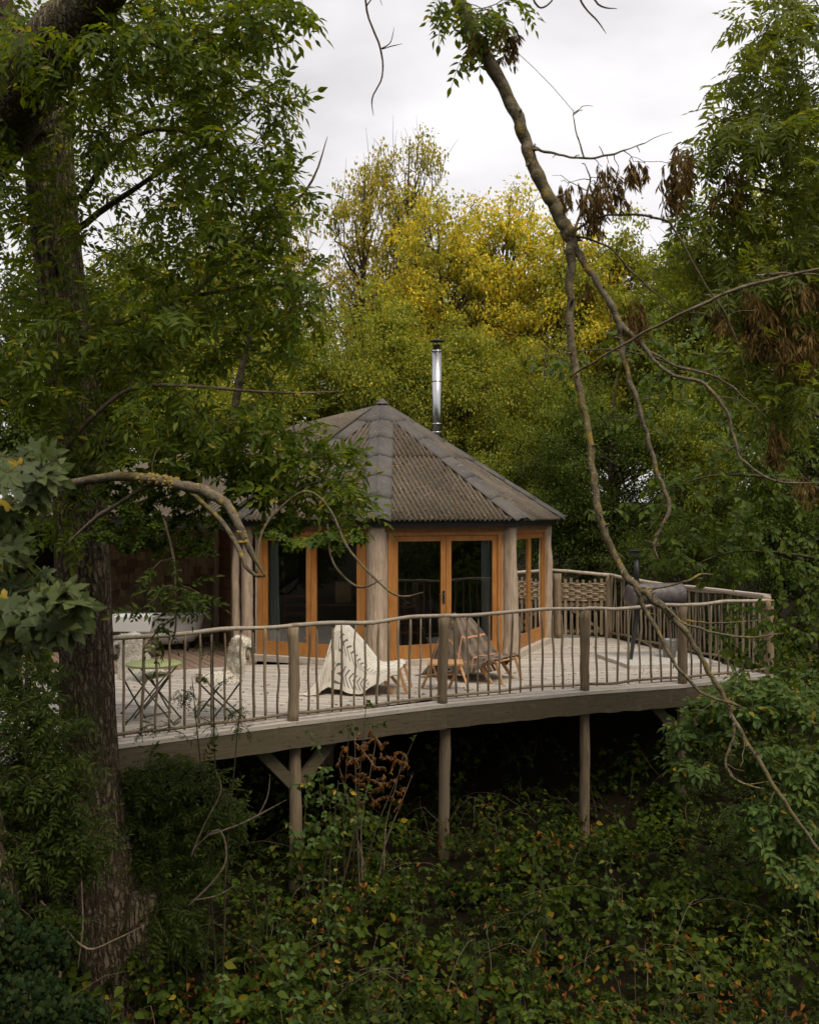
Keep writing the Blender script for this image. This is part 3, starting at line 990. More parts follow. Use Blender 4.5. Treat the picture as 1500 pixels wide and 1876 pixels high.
def ridge_tiles(k, npc=6):
    e = oc(k, RE + .015, ZE)
    d = e - APX; Lh = d.length; d /= Lh
    el, er = oc(k - 1, RE, ZE), oc(k + 1, RE, ZE)
    def side(en):
        w = (en - e).normalized()
        t = (w - d * w.dot(d)).normalized()
        return t
    tl, tr_ = side(el), side(er)
    up = -(tl + tr_).normalized()
    if up.z < 0: up = -up
    for i in range(npc):
        s0 = Lh * i / npc - (.03 if i else .0); s1 = Lh * (i + 1) / npc + (0.02 if i < npc - 1 else .01)
        W0 = .225
        vs = []; nseg = 4
        prof = [(-1, .022), (-.72, .024), (-.45, .026), (-.22, .026), (-.10, .036), (0, .048), (.10, .036), (.22, .026), (.45, .026), (.72, .024), (1, .022)]
        for j in range(nseg + 1):
            t = j / nseg
            s = s0 + (s1 - s0) * t
            wmax = min(W0, s * .40 + .03)
            lift = .010 * t + .002
            for q, h in prof:
                side_v = tl if q < 0 else tr_
                ex = (.018 * math.cos(q * math.pi * 2.2) + .006 * noise.noise(Vector((q * 3, i, k)))) if j == nseg else 0
                p = APX + d * (s + ex) + side_v * abs(q) * wmax + up * (h + lift + .004 * noise.noise(Vector((q * 2, s * 4, k))))
                vs.append(p)
        npf = len(prof)
        top = len(vs)
        vs += [p - up * .007 for p in vs[:top]]
        fs = []
        for j in range(nseg):
            for q in range(npf - 1):
                a_ = j * npf + q
                fs.append((a_, a_ + 1, a_ + npf + 1, a_ + npf))
        a_ = nseg * npf
        for q in range(npf - 1): fs.append((a_ + q, a_ + q + 1, top + a_ + q + 1, top + a_ + q))
        for j in range(nseg):
            for q in (0, npf - 1):
                fs.append((j * npf + q, (j + 1) * npf + q, top + (j + 1) * npf + q, top + j * npf + q))
        mb = MB(); mb.add(vs, fs)
        mb.build('ridge_tile', M['roof'], roof, True)
for k in range(8): ridge_tiles(k if k < 6 else k - 8)
mb = MB(); mb.lathe([(.13, -.055), (.07, .0), (.02, .045), (0.001, .05)], (CX, CY, ZA + .055), 8); mb.build('ridge_cap', M['roof'], roof, True)
# dry leaf litter caught in the roof valleys
lit = MB()
for _ in range(1000):
    k = random.choice((-1, 0, 0, 0, 1))
    e0, e1 = oc(k, RE, ZE), oc(k + 1, RE, ZE)
    a, b_ = random.random(), random.uniform(.25, .98)
    p = APX.lerp(e0.lerp(e1, a), b_) + Vector((0, -.0, .012))
    ang = random.uniform(0, 3.14); l = random.uniform(.012, .035)
    dx = Vector((math.cos(ang) * l, math.sin(ang) * l * .8, -abs(math.sin(ang)) * 0 + .0))
    sidev = Vector((-math.sin(ang) * .008, math.cos(ang) * .008, .010))
    lit.add([p - dx, p + sidev, p + dx, p - sidev], [(0, 1, 2, 3)])
lit.build('leaf_litter', M['lf_dead'], roof, kind='stuff')

# stove flue
fx, fy = PX(800, 18.9), 18.9
flue = MB().tube([(fx, fy, 3.2), (fx, fy, 5.42)], .092, 24).build('flue_pipe', M['steel'], cab, True)
flue.data.polygons.foreach_set('use_smooth', [len(p.vertices) == 4 for p in flue.data.polygons])
for z in (3.86, 4.02, 4.83, 5.40):
    MB().lathe([(.094, z - .012), (.101, z - .008), (.101, z + .008), (.094, z + .012)], (fx, fy, 0), 24).build('clamp_band', M['steel'], flue, True)
mb = MB(); mb.lathe([(.06, 5.42), (.06, 5.52), (.075, 5.52)], (fx, fy, 0), 20)
for k in range(3):
    a = k * 2.09 + .4
    mb.tube([(fx + .07 * math.cos(a), fy + .07 * math.sin(a), 5.40), (fx + .10 * math.cos(a), fy + .10 * math.sin(a), 5.60)], .007, 5)
mb.lathe([(.001, 5.635), (.05, 5.63), (.125, 5.60), (.13, 5.585), (.08, 5.58), (.001, 5.58)], (fx, fy, 0), 24)
mb.build('cowl', M['black_metal'], flue, True)

# ================================================================== side wing with porch
wing = thing('porch_wing', 'dark open porch with shingled back wall left of the round cabin', 'porch', (-5, 17, 0))
eC = oc(-1, RE, ZE + .02)
AW = APX + Vector((-.15, .05, -.02))
fl, bl = Vector((-7.4, 16.0, 2.3)), Vector((-7.4, 18.35, 2.12))
back = Vector((-7.4, 20.8, 2.1))
def panel(pts, name, mat, parent, th=.03):
    mb = MB(); n = len(pts)
    nv = (pts[1] - pts[0]).cross(pts[2] - pts[0]).normalized()
    if nv.z < 0: nv = -nv
    mb.add(list(pts) + [p - nv * th for p in pts], [tuple(range(n)), tuple(range(2 * n - 1, n - 1, -1))] + [(i, i + n, (i + 1) % n + n, (i + 1) % n) for i in range(n)])
    return mb.build(name, mat, parent)
panel([AW, eC + Vector((-.1, -.25, .0)), fl], 'roof_sheet', M['roof'], wing)
panel([AW, fl, bl], 'roof_sheet', M['roof'], wing)
panel([AW, bl, back, oc(-3, RE, ZE)], 'roof_sheet', M['roof_moss'], wing)
rolls = MB()
pA, pB = fl, eC + Vector((-.1, -.25, .0))
for k in range(56):
    t = (k + .5) / 56
    q = pA.lerp(pB, t)
    rolls.tube([q + Vector((0, -.03, .012)), q.lerp(AW, .5) + Vector((0, 0, .012)), q.lerp(AW, .93) + Vector((0, 0, .008))], [.032, .018, .004], 5, caps=False)
rolls.build('roof_rolls', M['roof_moss'], wing, True, kind='stuff')
MB().bar(fl + Vector((0, 0, -.09)), eC + Vector((-.1, -.2, -.1)), .05, .14).build('eaves_board', M['band'], wing)
for t in (.02, .52):
    p = fl.lerp(eC, t)
    mb = MB(); round_post(mb, p.x, p.y + .1, 0, 2.08, .08, seed=t * 9); mb.build('post', M['pole'], wing, True)
MB().box((-5.3, 18.78, 1.1), (3.9, .06, 2.2)).build('wall_panel', M['band'], wing)  # black backing sheet, paints the shade in the gaps between shingles
MB().box((-7.2, 17.2, 1.1), (.06, 3.2, 2.2)).build('wall_panel', M['cladding'], wing)
MB().box((-3.37, 18.5, 1.12), (.09, .09, 2.24)).build('post', M['cladding'], wing)
sh_me = []
for w in (.13, .14, .155, .165, .18, .19, .205, .23):
    mb = MB()
    z0, z1 = 0, .20
    j = random.uniform(-.012, .012); q = random.uniform(0, .02)
    mb.add([(0, -.022 - q, z0), (w - .014, -.022 - q, z0 + j), (w - .014, -.006, z1), (0, -.006, z1), (0, 0, z0), (w - .014, 0, z0 + j), (w - .014, 0, z1), (0, 0, z1)],
           [(0, 1, 2, 3), (0, 4, 5, 1), (1, 5, 6, 2), (3, 2, 6, 7), (0, 3, 7, 4)])
    sh_me.append((w, mb.mesh('shingle', M['shingle'])))
cnt = 0
for r_ in range(15):
    x = -6.05 + random.uniform(0, .1)
    while x < -3.45:
        w, me = random.choice(sh_me)
        if x + w > -3.40: break
        if cnt < 290:
            link(me, 'shingle', None, wing, (x + 5, 18.745 - 17 - .004 * random.random(), .01 + r_ * .145 + random.uniform(-.022, .022)), (random.uniform(-.01, .05), 0, 0))
            cnt += 1
        x += w
# ================================================================== things on the deck
# roll-top bath
def bath(cx, cy, label):
    t = thing('bathtub', label, 'bathtub', (cx, cy, 0))
    mb = MB()
    prof = [(.02, .10), (.20, .10), (.27, .14), (.315, .25), (.345, .40), (.37, .545), (.405, .56), (.418, .575), (.405, .592), (.375, .588), (.345, .56), (.32, .40), (.28, .25), (.20, .17), (.01, .16)]
    mb.lathe(prof, (cx, cy, 0), 36, 1.95, .95)
    mb.v = [(v[0], v[1], v[2] + (.05 * ((v[0] - cx) / .8) ** 2 if v[2] > .3 else 0)) for v in mb.v]
    mb.build('tub', M['enamel'], t, True)
    for sx in (-1, 1):
        for sy in (-1, 1):
            MB().tube([(cx + sx * .40, cy + sy * .18, .17), (cx + sx * .47, cy + sy * .22, .09), (cx + sx * .45, cy + sy * .22, .0)], [.03, .022, .03], 7).build('foot', M['black_metal'], t, True)
    return t
bath(-4.22, 17.1, 'white roll-top bathtub in front of the dark shingled wall')
# square basin on a timber stand
t = thing('washing_sink', 'white rectangular sink with bright flat rim, half hidden by the big trunk', 'sink', (-4.4, 15.9, 0))
mb = MB()
x0, x1, y0, y1, z0, z1 = -4.78, -4.02, 15.6, 16.25, .47, .70
def rect(z, i): return [(x0 + i, y0 + i, z), (x1 - i, y0 + i, z), (x1 - i, y1 - i, z), (x0 + i, y1 - i, z)]
vs = rect(z0, .05) + rect(z1, 0) + rect(z1, .07) + rect(z0 + .05, .11)
fs = [(3, 2, 1, 0)] + [(a * 4 + i, a * 4 + (i + 1) % 4, a * 4 + 4 + (i + 1) % 4, a * 4 + 4 + i) for a in range(3) for i in range(4)] + [(12, 13, 14, 15)]
mb.add(vs, fs); mb.build('basin', M['enamel'], t)
for x in (x0 + .08, x1 - .08):
    for y in (y0 + .08, y1 - .08): MB().box((x, y, .235), (.06, .06, .47)).build('leg', M['pole'], t)
MB().box((-4.4, 15.92, .18), (.62, .5, .03)).build('shelf', M['step'], t)

# green bistro table
tx, ty = -2.86, 11.15
t = thing('bistro_table', 'round green folding metal table beside the big trunk', 'table', (tx, ty, 0))
MB().lathe([(.001, .662), (.30, .662), (.305, .655), (.305, .640), (.295, .636), (.001, .645)], (tx, ty, 0), 40).build('tabletop', M['green_paint'], t, True)
for s in (-1, 1):
    y = ty + s * .17
    MB().tube([(tx - .24, y, .63), (tx + .27, y * 1.0, .0)], .0095, 6).build('leg', M['green_metal'], t, True)
    MB().tube([(tx + .24, y + .02 * s, .63), (tx - .27, y + .02 * s, .0)], .0095, 6).build('leg', M['green_metal'], t, True)
MB().tube([(tx - .27, ty - .19, .03), (tx - .27, ty + .19, .03)], .007, 6).build('stretcher', M['green_metal'], t, True)
MB().tube([(tx + .27, ty - .17, .03), (tx + .27, ty + .17, .03)], .007, 6).build('stretcher', M['green_metal'], t, True)

# folding metal chairs, each with a sheepskin over it
def folding_chair(cx, cy, ang, label, fleece_label):
    t = thing('folding_chair', label, 'chair', (cx, cy, 0), rz=ang)
    def bld(mb, name, mat, par=t):
        return link(mb.mesh(name, mat, True), name, None, par)
    for s in (-1, 1):
        y = s * .19
        bld(MB().tube([(.20, y, 0), (-.02, y, .24), (-.20, y, .45), (-.26, y, .82)], .0105, 6), 'leg', M['green_metal'])
        bld(MB().tube([(-.24, y * .9, 0), (.0, y * .9, .22), (.20, y * .9, .43)], .0105, 6), 'leg', M['green_metal'])
    for k in range(5):
        x = -.17 + k * .085
        bld(MB().box((x, 0, .44), (.062, .40, .012)), 'seat_slat', M['green_paint'])
    for z in (.66, .76):
        bld(MB().box((-.235 - (z - .6) * .1, 0, z), (.014, .38, .05)), 'back_slat', M['green_paint'])
    bld(MB().tube([(.20, -.19, .02), (.20, .19, .02)], .007, 5), 'stretcher', M['green_metal'])
    # the sheepskin is a thing of its own
    mb = MB(); NU, NV = 42, 26
    path = [(.20, .462), (.08, .468), (-.10, .470), (-.175, .50), (-.215, .62), (-.24, .74), (-.262, .835), (-.280, .852), (-.298, .83), (-.300, .79), (-.302, .75)]
    cp = catmull([(Vector((a, 0, b_)), 0) for a, b_ in path], 6)
    cp = [p for p, _ in cp]
    vs = []
    for i in range(NU + 1):
        q = i / NU * (len(cp) - 1); a = int(min(q, len(cp) - 2)); p = cp[a].lerp(cp[a + 1], q - a)
        nxt = cp[min(a + 2, len(cp) - 1)] - cp[max(a - 1, 0)]
        nrm = Vector((nxt.z, 0, -nxt.x)).normalized() * (1 if True else 1)
        w = .27 * (1 - .30 * (i / NU) ** 3) * (1 - .25 * max(0, 1 - i / 5) ** 2) + .022 * noise.noise(Vector((i * .3, ang, 0)))
        w *= 1 - .30 * math.exp(-((i / NU - .58) / .13) ** 2)
        for j in range(NV + 1):
            v = j / NV * 2 - 1
            fl_ = .030 * noise.noise(Vector((i * .35, j * .45, cx))) + .018 * noise.noise(Vector((i * 1.1, j * 1.2, cx)))
            edge = (1 - abs(v) ** 4)
            h = ((.026 + .03 * sstep(.25, .6, i / NU)) * edge + fl_ * edge + .008)
            drop = -.05 * abs(v) ** 3
            vs.append((p.x + nrm.x * h, v * w, p.z + nrm.z * h + drop))
    vs2 = vs + [(a + .0, b_ * .98, c - .006) for a, b_, c in vs]
    fs = [(i * (NV + 1) + j, i * (NV + 1) + j + 1, (i + 1) * (NV + 1) + j + 1, (i + 1) * (NV + 1) + j) for i in range(NU) for j in range(NV)]
    mb.add(vs, fs)
    # tufts of wool
    for _ in range(8000):
        i = random.randint(0, NU); j = random.randint(0, NV)
        a = Vector(vs[i * (NV + 1) + j]) + Vector((random.uniform(-.006, .006), random.uniform(-.01, .01), random.uniform(-.006, .006)))
        dr = Vector((random.uniform(-1, 1), random.uniform(-1, 1), random.uniform(-1, .6))).normalized()
        dr = (dr + Vector((0, 0, -.5))).normalized()
        tip = a + dr * random.uniform(.015, .042)
        sd_ = dr.orthogonal().normalized() * .0035
        mb.add([a - sd_, a + sd_, tip], [(0, 1, 2)])
    me = mb.mesh('sheepskin', M['cream_paint'], True)
    o = link(me, 'sheepskin', None, None, (cx, cy, .006), (0, 0, ang))
    tag(o, fleece_label, 'sheepskin', 'sheepskins laid over the folding chairs')
    t['group'] = 'green folding chairs at the bistro table'
folding_chair(-2.17, 11.35, R(216), 'folding green metal chair standing right of the round green table', 'cream sheepskin over the chair right of the round green table')
folding_chair(-3.06, 11.6, R(-34), 'folding green metal chair between the big trunk and the green table', 'cream sheepskin over the chair next to the big trunk')

# slatted folding lounge chairs
def lounge(cx, cy, ang, label):
    t = thing('lounge_chair', label, 'lounge chair', (cx, cy, 0), 'slatted lounge chairs on the deck', ang)
    def bar(name, a, b_, w=.042, th=.024):
        mid = (Vector(a) + Vector(b_)) / 2
        mb = MB().bar(Vector(a) - mid, Vector(b_) - mid, w, th)
        link(mb.mesh(name, M['pine']), name, None, t, tuple(mid))
    for k in range(6):                       # seat slats
        y = -.25 + k * .10
        bar('seat_slat', (-.42, y, .05), (.40 + .01 * (k % 2), y, .31))
    for k in range(5):                       # back slats cross between them
        y = -.20 + k * .10
        bar('back_slat', (-.36, y, .80), (.16, y, .115))
    for k in (-.25, .25):
        bar('leg', (.10, k * 1.04, .30), (.34, k * 1.08, .0), .03, .04)
        bar('leg', (.40, k * 1.0, .31), (.50, k * 1.02, .0), .03, .04)
    for a, b_ in (((.40, -.27, .30), (.40, .27, .30)), ((-.30, -.27, .09), (-.30, .27, .09)), ((.05, -.27, .21), (.05, .27, .21)), ((-.33, -.24, .74), (-.33, .24, .74))):
        mid = (Vector(a) + Vector(b_)) / 2
        link(MB().tube([Vector(a) - mid, Vector(b_) - mid], .013, 6).mesh('dowel', M['pine'], True), 'dowel', None, t, tuple(mid))
    return t

def throw(cx, cy, ang, mat, name, label, spread=.40, seed=0, k_near=1.0, k_far=.6, wide=.27):
    """cloth: seat front -> up the back -> over the top -> down to the boards behind"""
    prof = [(.44, .325), (.36, .345), (.22, .315), (.09, .34), (-.03, .47), (-.16, .65), (-.30, .845), (-.36, .87), (-.41, .80), (-.47, .56), (-.55, .30), (-.64, .05), (-.70, .012)]
    cp = [p for p, _ in catmull([(Vector((a, 0, b_)), 0) for a, b_ in prof], 8)]
    NU, NV = 100, 72
    mb = MB(); vs = []; uv = []
    for i in range(NU + 1):
        s = i / NU
        q = s * (len(cp) - 1); a = int(min(q, len(cp) - 2)); p = cp[a].lerp(cp[a + 1], q - a)
        wflat = wide * (1 - .55 * math.exp(-((s - .55) / .13) ** 2))            # narrow at the top rail
        wtop = wflat + (spread * .35 * sstep(.6, 1, s))
        for j in range(NV + 1):
            v = j / NV * 2 - 1
            av = abs(v); sg = 1 if v > 0 else -1
            near = k_near if v < 0 else k_far
            hang = near * sstep(.05, .38, s)                       # how far the side falls
            if av < .5:
                y = v / .5 * wtop; z = p.z; x = p.x
            else:
                f_ = (av - .5) / .5
                y = sg * (wtop + f_ * (.05 + .26 * hang * (p.z * .9)))
                z = p.z * (1 - f_ ** 1.15 * hang * .97) + (0 if hang > .5 else -.05 * f_ ** 2)
                x = p.x + .10 * f_ * hang * (.5 - s) - (.12 * f_ * hang if s > .5 else 0)
            fold = .042 * noise.noise(Vector((s * 5.5 + seed, v * 2.6, 1))) + .022 * noise.noise(Vector((s * 12, v * 5 + seed, 5)))
            fr_ = sstep(.45, .8, av) * sstep(.1, .45, s)
            fold2 = .026 * fr_ * math.sin(s * 46 + 5 * noise.noise(Vector((s * 3, seed, 2)))) * (.4 + .6 * sstep(.5, 1, av))
            z += -.055 * v * math.exp(-((s - .55) / .10) ** 2) - .035 * math.exp(-((s - .55) / .07) ** 2) * (1 - min(1, av * 2) ** 2)
            z = max(.006 + .004 * random.random(), z + fold * .7 + .012)
            vs.append((x - fold * .5, y + sg * (fold2) + fold * .4, z)); uv.append((j / NV, s))
    fs = [(i * (NV + 1) + j, i * (NV + 1) + j + 1, (i + 1) * (NV + 1) + j + 1, (i + 1) * (NV + 1) + j) for i in range(NU) for j in range(NV)]
    mb.add(vs, fs)
    me = mb.mesh(name, mat, True)
    ul = me.uv_layers.new(name='UVMap')
    idx = np.zeros(len(me.loops), dtype=np.int32); me.loops.foreach_get('vertex_index', idx)
    ul.data.foreach_set('uv', np.array(uv, dtype=np.float32)[idx].ravel())
    o = link(me, name, None, None, (cx, cy, 0), (0, 0, ang))
    return tag(o, label, 'blanket')
lounge(-.50, 13.15, R(-7), 'slatted wooden lounge chair under the white zigzag blanket')
throw(-.52, 13.13, R(-7), M['zigzag'], 'blanket', 'white blanket with dark zigzag rows draped over a low wooden chair', seed=3, k_near=1.0, wide=.33)
lounge(1.02, 14.05, R(-38), 'slatted wooden lounge chair under the brown striped blanket')
throw(1.00, 14.06, R(-38), M['plaid'], 'blanket', 'brown checked blanket with orange stripes draped over a wooden chair', seed=8, spread=.1, k_near=.9, k_far=.8, wide=.32)

# slatted folding stool
sx_, sy_ = PX(816, 13.15), 13.2
t = thing('side_table', 'low slatted wooden table with crossed legs between the two lounge chairs', 'table', (sx_, sy_, 0))
for k in range(8):
    y = sy_ - .19 + k * .052
    MB().box((sx_, y, .355 + .004 * (k % 2)), (.46, .036, .022)).build('slat', M['pine'], t)
for s in (-1, 1):
    for e in (-1, 1):
        MB().bar((sx_ + s * .18, sy_ + e * .16, .35), (sx_ + s * .18 + .13 * e, sy_ - e * .10 + .0, .0), .034, .03, (1, 0, 0)).build('leg', M['pine'], t)
MB().tube([(sx_ - .2, sy_, .19), (sx_ + .2, sy_, .19)], .011, 6).build('dowel', M['pine'], t, True)

# barrel grill
bx, by = PX(1200, 15.75), 15.75
t = thing('barrel_grill', 'grey metal barrel grill on black legs standing on a pale slab', 'grill', (bx, by, 0))
ax = Vector((.96, .28, 0)).normalized()
c = Vector((bx, by, 1.04))
a, e = c - ax * .46, c + ax * .46
MB().tube([a - ax * .035, a - ax * .02, a, a + ax * .02, e - ax * .02, e, e + ax * .02, e + ax * .035], [.08, .14, .175, .185, .185, .175, .14, .08], 28).build('barrel', M['grill_metal'], t, True)
MB().bar(a + Vector((.1, -.15, -.12)), e + Vector((-.1, -.15, -.12)), .16, .02).build('shelf', M['black_metal'], t)
MB().bar(a + Vector((.12, -.19, .04)), e + Vector((-.4, -.19, .04)), .02, .02).build('handle', M['black_metal'], t)
for q, s, ox, oy in ((a, 1, -.10, -.12), (a, 1, -.02, .22), (e, -1, .10, -.10), (e, -1, .0, .22)):
    MB().bar(q + ax * .16 * s + Vector((0, oy * .5, -.15)), Vector((q.x + ox + ax.x * .1 * s, q.y + oy, .05)), .045, .045, (1, 0, 0)).build('leg', M['black_metal'], t)
# its smoke stack
k = c - ax * .32 + Vector((0, .06, 0))
st = MB().tube([k + Vector((0, 0, .12)), k + Vector((0, 0, .58))], .042, 14).build('smoke_stack', M['black_metal'], t, True)
MB().box(k + Vector((0, 0, .655)), (.20, .16, .07)).box(k + Vector((0, 0, .70)), (.24, .20, .012)).build('stack_cap', M['black_metal'], st)
# slab it stands on, and the bucket below
o = MB().box((PX(1205, 15.6), 15.65, .028), (1.5, 1.25, .055), R(12)).build('stone_slab', M['slab'], None)
tag(o, 'pale flat stone slab under the barrel grill', 'slab')
o = None
bk = thing('bucket', 'grey metal bucket on the slab beneath the barrel grill', 'bucket', (PX(1226, 15.75), 15.75, .056))
MB().lathe([(.001, .0), (.095, .0), (.125, .27), (.132, .275), (.132, .285), (.12, .283), (.09, .02), (.001, .015)], (PX(1226, 15.75), 15.75, .056), 24).build('pail', M['zinc'], bk, True)
bxx = PX(1226, 15.75)
MB().tube([(bxx - .13, 15.75, .33), (bxx - .09, 15.68, .25), (bxx, 15.65, .21), (bxx + .09, 15.68, .25), (bxx + .13, 15.75, .33)], .004, 5).build('handle', M['black_metal'], bk, True)

# fallen leaves on the boards
lv = MB()
for _ in range(480):
    u, v = random.random(), random.random()
    x = -4.2 + 9 * u
    yf = 9.3 + (x + 4.55) * .62 + .2
    y = yf + v ** 1.5 * 4
    if (x - CX) ** 2 + (y - CY) ** 2 < 9.8 or y > 18 or x > 4.6: continue
    a = random.uniform(0, 6.28); l = random.uniform(.018, .04)
    dx = Vector((math.cos(a) * l, math.sin(a) * l, 0)); sd_ = Vector((-math.sin(a), math.cos(a), 0)) * l * .4
    p = Vector((x, y, .006))
    lv.add([p - dx, p + sd_ + Vector((0, 0, .006)), p + dx, p - sd_ + Vector((0, 0, .004))], [(0, 1, 2, 3)])
tag(lv.build('leaf_litter', M['lf_dead'], None), 'dry brown leaves lying loose on the grey deck boards', 'leaf litter', kind='stuff')

# ------------------------------------------------------------------ inside the cabin
def curtain(f, u0, u1, label, z0=.12, z1=1.98, flare=.06):
    mb = MB(); N = 46; vs = []
    for j in range(9):
        t = j / 8; z = z1 - (z1 - z0) * t
        for i in range(N + 1):
            s = i / N
            u = u0 + (u1 - u0 + flare * t ** 2) * s
            vs.append(f.pt(u, -.075 + .018 * math.sin(s * 26 + 1.5 * math.sin(t * 2)) * (.6 + .4 * t), z))
    fs = [(j * (N + 1) + i, j * (N + 1) + i + 1, (j + 1) * (N + 1) + i + 1, (j + 1) * (N + 1) + i) for j in range(8) for i in range(N)]
    mb.add(vs, fs)
    o = mb.build('curtain', M['curtain'], None, True)
    tag(o, label, 'curtain', 'curtains drawn aside behind the glass doors')
curtain(f0, .27, .37, 'pale blue curtain at the left edge of the centre glass door')
curtain(f0, 1.79, 1.99, 'pale blue curtain at the right edge of the centre glass door', flare=-.0)
curtain(fL, .30, .52, 'grey curtain gathered at the left end of the left glass panels', flare=.05)
# dining chair and table with a box
dc = thing('dining_chair', 'plain wooden chair seen through the left glass panels', 'chair', (-2.0, 17.0, .06))
cx_, cy_ = -1.88, 16.75
dc.location = (cx_, cy_, .06)
for x in (-.19, .19):
    MB().box((cx_ + x, cy_ + .18, .30), (.035, .035, .48)).build('leg', M['oak'], dc)
    MB().box((cx_ + x, cy_ - .18, .53), (.035, .035, .94)).build('leg', M['oak'], dc)
MB().box((cx_, cy_, .52), (.42, .40, .03)).build('seat', M['oak'], dc)
for z in (.66, .80, .95): MB().box((cx_, cy_ - .18, z), (.34, .018, .05)).build('back_rail', M['oak'], dc)
MB().box((cx_, cy_ - .18, .25), (.34, .02, .03)).build('stretcher', M['oak'], dc)
tb = thing('dining_table', 'dark table inside the cabin behind the left glass panels', 'table', (-1.25, 17.0, .06))
MB().box((-1.25, 17.0, .80), (1.1, .8, .04)).build('tabletop', M['lintel'], tb)
for x in (-1.73, -.77):
    for y in (16.67, 17.33): MB().box((x, y, .42), (.06, .06, .72)).build('leg', M['lintel'], tb)
o = MB().box((-1.12, 16.85, .995), (.26, .2, .35)).build('box', M['cardboard'], None)
tag(o, 'tan upright box standing on the table inside the cabin', 'box')
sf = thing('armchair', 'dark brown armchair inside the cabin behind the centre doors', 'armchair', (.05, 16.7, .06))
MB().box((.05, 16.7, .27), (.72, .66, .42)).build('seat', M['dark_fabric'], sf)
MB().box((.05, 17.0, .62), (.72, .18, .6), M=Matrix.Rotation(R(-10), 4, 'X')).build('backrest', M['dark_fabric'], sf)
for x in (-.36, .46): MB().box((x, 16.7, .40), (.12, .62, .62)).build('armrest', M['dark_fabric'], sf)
# ================================================================== leaves
def A(*r): return np.array(r, dtype=np.float64)

def merge(bases):
    V = []; Fc = []; n = 0
    for v, f in bases:
        V.append(v); Fc += [tuple(i + n for i in q) for q in f]; n += len(v)
    return np.concatenate(V), Fc

def blade(L=1, W=.42, fold=.10, droop=.12, p=.45):
    """pointed leaf along +Y folded on its midrib"""
    h = W / 2
    v = A((0, 0, 0), (h * .8, p * .55 * L, fold * h), (h, p * 1.1 * L, fold * h - droop * .3 * L), (0, L, -droop * L), (-h, p * 1.1 * L, fold * h - droop * .3 * L), (-h * .8, p * .55 * L, fold * h), (0, p * L, -fold * h - droop * .2 * L))
    return v, [(0, 1, 2, 6), (6, 2, 3), (0, 6, 4, 5), (6, 3, 4)]

def rhomb(W=.55):
    return A((0, 0, 0), (W / 2, .48, .10), (0, 1, -.06), (-W / 2, .48, .10)), [(0, 1, 2), (0, 2, 3)]

def place(b, pos, ang_z, scale, tilt=0, roll=0):
    v, f = b
    Mx = Matrix.Translation(pos) @ Matrix.Rotation(ang_z, 4, 'Z') @ Matrix.Rotation(tilt, 4, 'X') @ Matrix.Rotation(roll, 4, 'Y') @ Matrix.Scale(scale, 4)
    m_ = np.array(Mx)
    return v @ m_[:3, :3].T + m_[:3, 3], f

def compound(pairs=4, L=1.0, leafL=.36, W=.42, angle=58, rachis=True, seed=0, droop=.25, first=.22, endscale=1.0):
    rs = random.Random(seed)
    parts = []
    def axis(t): return (0.0, t * L, -droop * L * t * t)
    for i in range(pairs):
        t = first + (1 - first) * i / pairs
        sc = leafL * (.75 + .35 * math.sin(math.pi * (i + .8) / (pairs + .6)))
        for s in (-1, 1):
            parts.append(place(blade(1, W, .25, .18), axis(t), R(-s * (angle + rs.uniform(-9, 9))), sc * rs.uniform(.88, 1.1), R(rs.uniform(-26, 6)), R(rs.uniform(-25, 25))))
    parts.append(place(blade(1, W, .25, .18), axis(1), R(rs.uniform(-8, 8)), leafL * endscale * 1.05, R(-24)))
    if rachis:
        w = .008
        q = [axis(t) for t in (0, .35, .7, 1)]
        vs = []; fs = []
        for (x, y, z) in q: vs += [(x - w, y, z), (x + w, y, z)]
        for i in range(3): fs.append((2 * i, 2 * i + 1, 2 * i + 3, 2 * i + 2))
        parts.append((np.array(vs), fs))
    return merge(parts)

def lobed(seed=0, narrow=1.0):
    """five-lobed maple leaf along +Y, stalk joint at the origin"""
    rs = random.Random(seed)
    out = []
    lobes = [(-112, .55), (-56, .88), (0, 1.0), (56, .88), (112, .55)]
    pts = []
    pts.append((0.0, -.02))
    for i, (a, l) in enumerate(lobes):
        a = -a
        for da, fr_ in ((-17 * narrow, .66), (-9, .80), (-6.5, .84), (0, 1.0), (6.5, .84), (9, .80), (17 * narrow, .66)):
            r = l * fr_ * rs.uniform(.96, 1.04)
            th = R(a + da * (1.15 if abs(a) > 100 else 1))
            pts.append((-math.sin(th) * r, math.cos(th) * r + .12))
        if i < 4:
            a2 = -(lobes[i][0] + lobes[i + 1][0]) / 2
            th = R(a2); r = .46 if abs(a2) < 60 else .36
            pts.append((-math.sin(th) * r, math.cos(th) * r + .12))
    v = [(0, .12, 0.0)]
    for x, y in pts:
        r = math.hypot(x, y - .12)
        z = -.16 * r * r + .05 * math.sin(5 * math.atan2(x, y - .12)) * r
        v.append((x * .92, y, z))
    n = len(pts)
    f = [(0, 1 + (i + 1) % n, 1 + i) for i in range(n)]
    # stalk
    k = len(v)
    v += [(-.012, -.02, 0), (.012, -.02, 0), (.010, -.55, -.10), (-.010, -.55, -.10)]
    f.append((k, k + 1, k + 2, k + 3))
    return np.array(v, dtype=np.float64), f

def keys(seed=0, n=16):
    rs = random.Random(seed)
    parts = []
    for i in range(n):
        t = rs.uniform(.1, 1)
        b = blade(1, .2, .3, .1)
        parts.append(place(b, (rs.uniform(-.16, .16) * t, t * .75, rs.uniform(-.16, .16) * t), R(rs.uniform(-28, 28)), rs.uniform(.28, .42), R(rs.uniform(-28, 28)), R(rs.uniform(0, 180))))
    return merge(parts)

